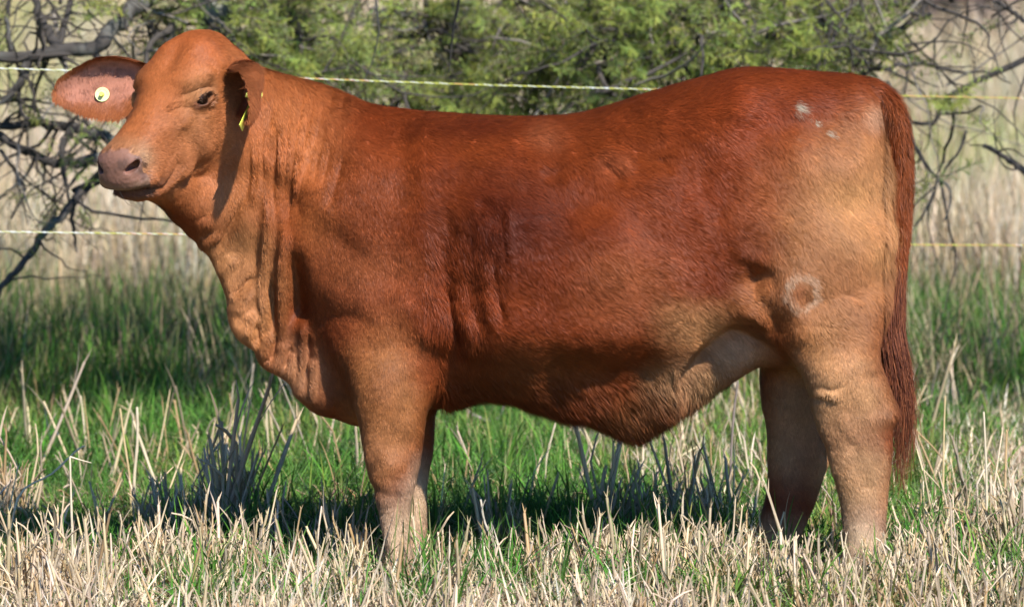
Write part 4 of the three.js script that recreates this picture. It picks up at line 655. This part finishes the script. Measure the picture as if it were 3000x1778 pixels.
function thornTree(label, seed, foot, trunk, limbs, blobs, sprigLength = 1) {
  const o = new THREE.Group(), r = seeded(seed), base = V3(foot.x, height(foot.x, foot.z), foot.z), tone = barkTone(r, .8), dim = barkTone(r, .22), rel = p => p.clone().sub(base);
  const T = smoothLine([base.clone().setY(base.y - .1), ...trunk.map(t => t[0])], 26).map(rel), tr = trunk.map(t => t[1]); part(o, 'trunk', limb(T, T.map((_, i) => lerp(tr[0] * 1.25, tr[tr.length - 1], i / 26)), 10, tone, .28, r), barkMat);
  const tw = [];
  for (const L of limbs) {   // each limb a part, with crooked side twigs of its own
    const n = 22, P = smoothLine(L.pts, n), g = P.map(p => rel(p).add(V3((r() - .5) * L.r * .7, (r() - .5) * L.r * .7, (r() - .5) * L.r * .7)));
    part(o, 'branch', limb(g, g.map((_, i) => lerp(L.r, L.e ?? L.r * .3, i / n)), 8, dim, .3, r), barkMat);
    for (let k = 0; k < (L.twigs ?? 7); k++) { const i = 2 + (r() * (n - 3) | 0), q = [g[i].clone()], d = V3(r() - .5, r() - .55, (r() - .5) * .8).normalize(), m = 5 + (r() * 5 | 0), st = .035 + .03 * r(); for (let s = 0; s < m; s++) { d.add(V3(r() - .5, r() - .5, r() - .5).multiplyScalar(.9)).normalize(); q.push(q[s].clone().addScaledVector(d, st)); } const r0 = lerp(L.r, L.e ?? L.r * .3, i / n) * .4; tw.push(limb(q, q.map((_, s) => Math.max(.0012, r0 * (1 - .85 * s / m))), 5, [.05, .04, .034])); }
  }
  const rows = sprigs.map(() => ({ m: [], c: [] })), up = V3(0, 1, 0), qn = new THREE.Quaternion(), m4 = new THREE.Matrix4(); let k = 0;
  for (const b of blobs) {
    const cores = []; while (cores.length < Math.max(2, b.n / 11)) { const v = V3(r() * 2 - 1, r() * 2 - 1, r() * 2 - 1); if (v.lengthSq() <= 1) cores.push(v); }   // leaves sit in small sprays with gaps between
    for (let s = 0; s < b.n * (b.c.z > -3.2 ? .85 : .62); s++) {
      const v = cores[r() * cores.length | 0].clone(); v.x += (r() + r() - 1) * .075 / b.r[0]; v.y += (r() + r() - 1) * .07 / b.r[1]; v.z += (r() + r() - 1) * .085 / b.r[2];
      const p = V3(b.c.x + v.x * b.r[0], b.c.y + v.y * b.r[1], b.c.z + v.z * b.r[2]), d = v.clone().add(V3(r() - .5, r() - .7, r() - .3).multiplyScalar(1.6)).normalize(), sc = sprigLength * (b.c.z > -3.2 ? 1 : .82) * (.55 + .7 * r()); p.sub(base); qn.setFromUnitVectors(up, d); m4.compose(p, qn, V3(sc, sc, sc)); const R = rows[k++ % 4]; R.m.push(...m4.elements); const t = .75 + .5 * r(), y = b.tone ?? 1; R.c.push(t * (1 + .25 * (r() - .5)) * y, t * y, t * y * .95);
    }
    for (let s = 0; s < (b.tangle ?? 13); s++) { const q = [V3(b.c.x + (r() - .5) * b.r[0] * 1.6, b.c.y + (r() - .5) * b.r[1] * 1.6, b.c.z + (r() - .5) * b.r[2] * 1.4).sub(base)], d = V3(r() - .5, r() - .6, r() - .5).normalize(), m = 7 + (r() * 7 | 0), r0 = .004 + .012 * r() * r(); for (let j = 0; j < m; j++) { d.add(V3(r() - .5, r() - .5, r() - .5).multiplyScalar(.7)).normalize(); q.push(q[j].clone().addScaledVector(d, .05 + .03 * r())); } tw.push(limb(q, q.map((_, j) => Math.max(.0014, r0 * (1 - .8 * j / m))), 5, r() < .25 ? [.20, .17, .14] : [.055, .045, .038])); }
  }
  if (tw.length) part(o, 'twig', mergeGeometries(tw), barkMat, 'stuff');
  rows.forEach((R, i) => { const n = R.m.length / 16; for (const [nm, g, mt, cl] of [['crown', sprigs[i].leaves, leafMat, true], ['twig', sprigs[i].twig, twigMat, false]]) { const im = new THREE.InstancedMesh(g, mt, n); im.instanceMatrix.array.set(R.m); if (cl) im.instanceColor = new THREE.InstancedBufferAttribute(new Float32Array(R.c), 3); part(o, nm, im, null, 'stuff'); } });
  o.position.copy(base); return top(o, 'thorn_tree', label, 'tree', 'thorn trees behind the fence');
}
const W = (px, py, z) => at(px, py, z), L = (r, pts, e, twigs) => ({ r, e, twigs, pts: pts.map(p => at(...p)) }), B = (px, py, z, rx, ry, rz, n, tone, tangle) => ({ c: at(px, py, z), r: [rx, ry, rz], n, tone, tangle });
const ZA = -4.4;
thornTree('thorn tree with crooked dark limbs reaching left behind the head', 31, at(985, 700, ZA), [[at(960, 900, ZA), .095], [at(850, 620, ZA), .09], [at(710, 350, ZA), .085], [at(640, 120, ZA), .07], [at(600, -150, ZA), .06], [at(560, -600, ZA), .045]], [
  L(.036, [[600, -120, ZA], [470, -40, ZA + .1], [398, 15, ZA + .2], [320, 95, ZA + .3], [263, 136, ZA + .35], [168, 143, ZA + .4], [84, 162, ZA + .4], [-60, 150, ZA + .4]], .020, 9),
  L(.027, [[690, 360, ZA], [520, 400, ZA + .1], [354, 421, ZA + .2], [303, 398, ZA + .25], [202, 377, ZA + .3], [118, 357, ZA + .3], [0, 362, ZA + .3], [-150, 330, ZA + .2]], .014, 9),
  L(.024, [[700, 420, ZA], [460, 430, ZA + .2], [313, 452, ZA + .3], [236, 474, ZA + .35], [152, 478, ZA + .35], [101, 455, ZA + .3], [0, 402, ZA + .3], [-120, 380, ZA + .3]], .012, 9),
  L(.020, [[263, 136, ZA + .35], [285, 170, ZA + .36], [298, 230, ZA + .36]], .004, 6),
  L(.022, [[168, 143, ZA + .4], [138, 90, ZA + .38], [112, 48, ZA + .36], [98, -10, ZA + .34], [80, -90, ZA + .3]], .012, 10),
  L(.012, [[168, 143, ZA + .4], [190, 70, ZA + .3], [205, 0, ZA + .2], [214, -80, ZA + .1]], .010, 8),
  L(.019, [[84, 162, ZA + .4], [62, 230, ZA + .42], [20, 285, ZA + .45], [-40, 330, ZA + .45]], .007, 10),
  L(.011, [[30, 150, ZA + .4], [20, 70, ZA + .4], [30, -30, ZA + .4]], .008, 8),
  L(.018, [[640, 430, ZA], [420, 480, ZA + .3], [302, 523, ZA + .4], [236, 570, ZA + .42], [208, 636, ZA + .44], [216, 690, ZA + .44], [222, 745, ZA + .44]], .003, 8),
  L(.016, [[202, 377, ZA + .3], [180, 438, ZA + .4], [184, 500, ZA + .42], [196, 560, ZA + .44], [206, 610, ZA + .44]], .004, 7),
  L(.016, [[236, 560, ZA + .42], [170, 640, ZA + .5], [142, 660, ZA + .52], [104, 721, ZA + .55], [47, 792, ZA + .6], [0, 840, ZA + .6], [-80, 930, ZA + .6]], .010, 5),
  L(.009, [[52, 240, ZA + .4], [58, 310, ZA + .42], [72, 345, ZA + .42], [120, 352, ZA + .42]], .005, 6),
  L(.008, [[0, 300, ZA + .3], [60, 290, ZA + .35], [130, 300, ZA + .4], [200, 310, ZA + .4]], .003, 8), L(.008, [[0, 440, ZA + .4], [40, 500, ZA + .45], [70, 560, ZA + .45], [30, 640, ZA + .45]], .003, 9), L(.007, [[101, 455, ZA + .3], [70, 520, ZA + .3], [20, 560, ZA + .35], [-30, 600, ZA + .35]], .003, 6), L(.006, [[320, 95, ZA + .3], [370, 160, ZA + .3], [385, 190, ZA + .3]], .002, 8),
  L(.007, [[398, 15, ZA + .1], [440, 110, ZA], [430, 170, ZA], [455, 200, ZA]], .003, 12), L(.028, [[600, -150, ZA], [560, -300, -3.6], [520, -430, -2.9], [470, -470, -2.3]], .01, 10), L(.022, [[600, -200, ZA], [820, -350, -3.5], [1050, -450, -2.7]], .008, 10)],
  [B(520, 40, ZA + .1, .20, .14, .3, 95), B(640, 60, ZA, .26, .2, .35, 170), B(790, 90, ZA + .1, .28, .22, .35, 220), B(700, 190, ZA + .1, .25, .12, .3, 60), B(930, 110, ZA, .25, .22, .35, 170), B(850, 220, ZA + .2, .22, .12, .3, 90), B(40, 30, ZA + .3, .22, .12, .3, 20, 1, 5), B(60, 120, ZA + .4, .16, .12, .2, 9, 1, 4), B(220, 380, ZA + .4, .16, .05, .15, 14, .9, 4), B(100, 460, ZA + .4, .13, .1, .2, 6, 1, 3), B(190, 590, ZA + .44, .08, .1, .1, 10, .9, 3), B(150, 20, ZA + .2, .2, .08, .2, 10, 1, 3), B(450, 160, ZA, .12, .1, .2, 14, .9, 6),
    B(500, -350, ZA - .1, .8, .35, .7, 130, 1, 8), B(900, -500, ZA - .2, .8, .45, .8, 150, 1, 8), B(60, -420, ZA, .8, .35, .7, 110, 1, 8), B(500, -1000, ZA - .2, 1.1, .5, .9, 180, 1, 8), B(-500, -300, ZA, .7, .5, .7, 90, 1, 8), B(-700, -900, ZA, .8, .5, .8, 80, 1, 6), B(500, -450, -2.55, .7, .22, .45, 330, 1, 10), B(1050, -470, -2.6, .6, .22, .45, 300, 1, 10), B(100, -420, -2.7, .5, .22, .4, 200, 1, 8)], 1);
const ZC = -5.3;
thornTree('dense green thorn tree in the middle, behind the low of the back', 47, at(1480, 700, ZC), [[at(1450, 700, ZC), .09], [at(1400, 350, ZC), .075], [at(1370, 150, ZC), .06], [at(1340, -150, ZC), .05], [at(1320, -500, ZC), .04]], [
  L(.022, [[1390, 330, ZC], [1300, 250, ZC + .2], [1180, 200, ZC + .3], [1050, 180, ZC + .4]], .006, 12), L(.02, [[1370, 180, ZC], [1290, 90, ZC + .3], [1170, 40, ZC + .4], [1080, 30, ZC + .4]], .006, 12), L(.02, [[1380, 200, ZC], [1480, 110, ZC + .2], [1580, 70, ZC + .3], [1700, 60, ZC + .4]], .006, 12), L(.016, [[1400, 330, ZC], [1500, 260, ZC + .3], [1620, 230, ZC + .4]], .005, 10), L(.012, [[1100, 20, ZC + .3], [1110, 100, ZC + .4], [1160, 150, ZC + .4], [1150, 250, ZC + .4]], .004, 8), L(.01, [[1240, 60, ZC + .5], [1270, 150, ZC + .5], [1320, 200, ZC + .5], [1335, 300, ZC + .5]], .003, 8)],
  [B(1080, 40, ZC + .3, .3, .2, .35, 130), B(1060, 200, ZC + .5, .3, .14, .3, 90), B(1230, 90, ZC + .3, .25, .2, .3, 60, .95, 16), B(1390, 70, ZC + .4, .25, .2, .35, 150), B(1500, 140, ZC + .4, .25, .2, .35, 190), B(1600, 40, ZC + .3, .3, .2, .35, 220), B(1330, 250, ZC + .5, .25, .12, .3, 110, .95), B(1180, 290, ZC + .3, .25, .08, .3, 45, .8, 16), B(1480, 300, ZC + .4, .28, .1, .3, 90, .85, 14), B(1680, 180, ZC + .4, .25, .2, .35, 190), B(1350, -300, ZC, .9, .35, .8, 170, 1, 8), B(1800, -400, ZC, .8, .4, .8, 140, 1, 8), B(1400, -850, ZC - .2, 1.1, .5, .9, 180, 1, 8), B(1750, -480, -2.7, .7, .2, .45, 200, 1, 10), B(2300, -470, -2.8, .6, .2, .45, 70, 1, 8)], 1);
const ZB = -4.6;
thornTree('thorn tree with a pale lichened trunk above the rump, bare twigs hanging to the right', 63, at(2480, 700, ZB), [[at(2460, 950, ZB), .085], [at(2330, 620, ZB), .085], [at(2140, 400, ZB), .08], [at(2100, 230, ZB), .07], [at(2125, 90, ZB), .055], [at(2150, -120, ZB), .045], [at(2170, -450, ZB), .035]], [
  L(.022, [[2100, 200, ZB], [2200, 130, ZB + .2], [2330, 90, ZB + .3], [2440, 60, ZB + .3]], .008, 12), L(.020, [[2110, 130, ZB], [2020, 60, ZB + .2], [1900, 20, ZB + .3]], .007, 6), L(.02, [[2095, 260, ZB], [1990, 180, ZB + .3], [1880, 150, ZB + .4]], .006, 12),
  L(.020, [[2150, -100, ZB], [2400, -60, ZB + .1], [2620, 10, ZB + .2], [2700, 40, ZB + .2], [2730, -20, ZB + .2]], .006, 10), L(.018, [[2330, 90, ZB + .3], [2460, 160, ZB + .35], [2560, 200, ZB + .4], [2650, 190, ZB + .4], [2710, 180, ZB + .4]], .005, 4),
  L(.013, [[3400, -20, ZB + .3], [3200, 90, ZB + .3], [3000, 178, ZB + .3], [2870, 236, ZB + .3], [2800, 272, ZB + .3], [2760, 312, ZB + .3], [2735, 362, ZB + .3], [2675, 358, ZB + .3]], .007, 6),
  L(.010, [[2600, 240, ZB + .4], [2660, 352, ZB + .4], [2682, 430, ZB + .4], [2730, 502, ZB + .4], [2782, 552, ZB + .4], [2788, 592, ZB + .4], [2770, 650, ZB + .4]], .003, 4), L(.006, [[2834, 383, ZB + .4], [2812, 440, ZB + .4], [2775, 490, ZB + .4], [2745, 540, ZB + .4], [2665, 612, ZB + .4]], .003, 4), L(.0045, [[2740, 560, ZB + .4], [2700, 640, ZB + .4], [2660, 690, ZB + .4]], .002, 5), L(.009, [[2882, 425, ZB + .5], [2950, 462, ZB + .5], [3020, 515, ZB + .5], [3200, 600, ZB + .5]], .012, 4), L(.010, [[2920, 0, ZB + .3], [2960, 30, ZB + .3], [3030, 70, ZB + .3], [3200, 90, ZB + .3]], .009, 8),
  L(.006, [[2420, 0, ZB + .6], [2470, 60, ZB + .6], [2492, 120, ZB + .6], [2500, 195, ZB + .6]], .003, 5), L(.005, [[2500, 130, ZB + .6], [2530, 165, ZB + .6], [2550, 200, ZB + .6]], .002, 4), L(.005, [[2440, 60, ZB + .6], [2425, 130, ZB + .6], [2418, 190, ZB + .6]], .002, 4), L(.0045, [[2740, 110, ZB + .3], [2742, 190, ZB + .3], [2765, 255, ZB + .3]], .002, 3), L(.0045, [[2660, 210, ZB + .4], [2650, 280, ZB + .4], [2630, 320, ZB + .4]], .002, 3)],
  [B(1800, 80, ZB + .2, .28, .2, .35, 230), B(1900, 150, ZB + .3, .25, .18, .3, 160), B(1960, 30, ZB + .3, .25, .15, .3, 160), B(1760, 220, ZB + .4, .2, .12, .25, 90, .95), B(1900, 270, ZB + .3, .18, .08, .2, 40, .9), B(2230, 60, ZB + .2, .25, .2, .35, 210), B(2290, 160, ZB + .3, .22, .16, .3, 140), B(2400, 40, ZB + .3, .22, .18, .3, 150), B(2430, 150, ZB + .4, .14, .14, .25, 46, 1, 6), B(2560, 60, ZB + .2, .2, .14, .25, 70), B(2540, 190, ZB + .4, .12, .14, .2, 28, 1, 4), B(2680, 60, ZB + .2, .16, .12, .2, 22, 1, 4), B(2760, 300, ZB + .3, .1, .1, .1, 12, 1, 2), B(2700, 345, ZB + .3, .08, .04, .08, 12, .9, 2), B(2720, 580, ZB + .4, .06, .1, .08, 5, 1, 1), B(2960, 20, ZB + .3, .1, .05, .1, 9, 1, 2), B(2680, 480, ZB + .4, .05, .12, .08, 4, 1, 2), B(2060, 130, ZB + .1, .1, .1, .2, 16, .9, 10),
    B(2000, -320, ZB, .8, .35, .7, 150, 1, 8), B(2600, -420, ZB - .1, .8, .4, .7, 130, 1, 8), B(2200, -900, ZB - .2, 1.1, .5, .9, 180, 1, 8), B(3200, -300, ZB, .6, .4, .6, 90, 1, 8), B(3400, -900, ZB, .8, .5, .8, 90, 1, 6), B(3750, -440, -2.6, .6, .22, .45, 240, 1, 8)], 1);
// ------------------------------------------------------------------ leafless brown scrub on the far slope
{
  const mk = seed => { const r = seeded(seed), g = []; for (let k = 0; k < 130; k++) { const q = [V3((r() - .5) * .8, 0, (r() - .5) * .8)], d = V3((r() - .5) * 1.4, 1, (r() - .5) * 1.4).normalize(), m = 6; for (let j = 0; j < m; j++) { d.add(V3(r() - .5, r() - .35, r() - .5).multiplyScalar(.6)).normalize(); q.push(q[j].clone().addScaledVector(d, .22 + .1 * r())); } const k2 = .7 + .6 * r(); g.push(limb(q, q.map((_, j) => .028 * (1 - .14 * j)), 4, [.20 * k2, .145 * k2, .115 * k2])); } return mergeGeometries(g); }, kinds = [mk(1), mk(2), mk(3)];
  const where = [[2690, 120, 44, 1.3], [2790, 100, 46, 1.5], [2880, 150, 42, 1.2], [2960, 90, 48, 1.6], [3080, 120, 45, 1.4], [2600, 60, 50, 1.6], [2740, 30, 54, 1.7], [2920, 20, 56, 1.8]], names = ['nearest the bare hanging twigs', 'second from the hanging twigs', 'the lowest of them', 'at the right edge', 'just outside the right edge', 'half hidden by the green crown', 'behind, right of the crown', 'behind, at the top right corner'];
  where.forEach(([px, py, D, s], i) => { const z = DIST - D, x = (px - 1500) / FOCAL * D, o = new THREE.Group(); part(o, 'stems', kinds[i % 3], barkMat); o.position.set(x, height(x, z), z); o.scale.setScalar(s); o.rotation.y = i * 1.3; top(o, 'shrub', 'blurred leafless brown shrub on the far slope, ' + names[i], 'shrub', 'brown shrubs on the far slope'); });
}
renderer.render(scene, camera);
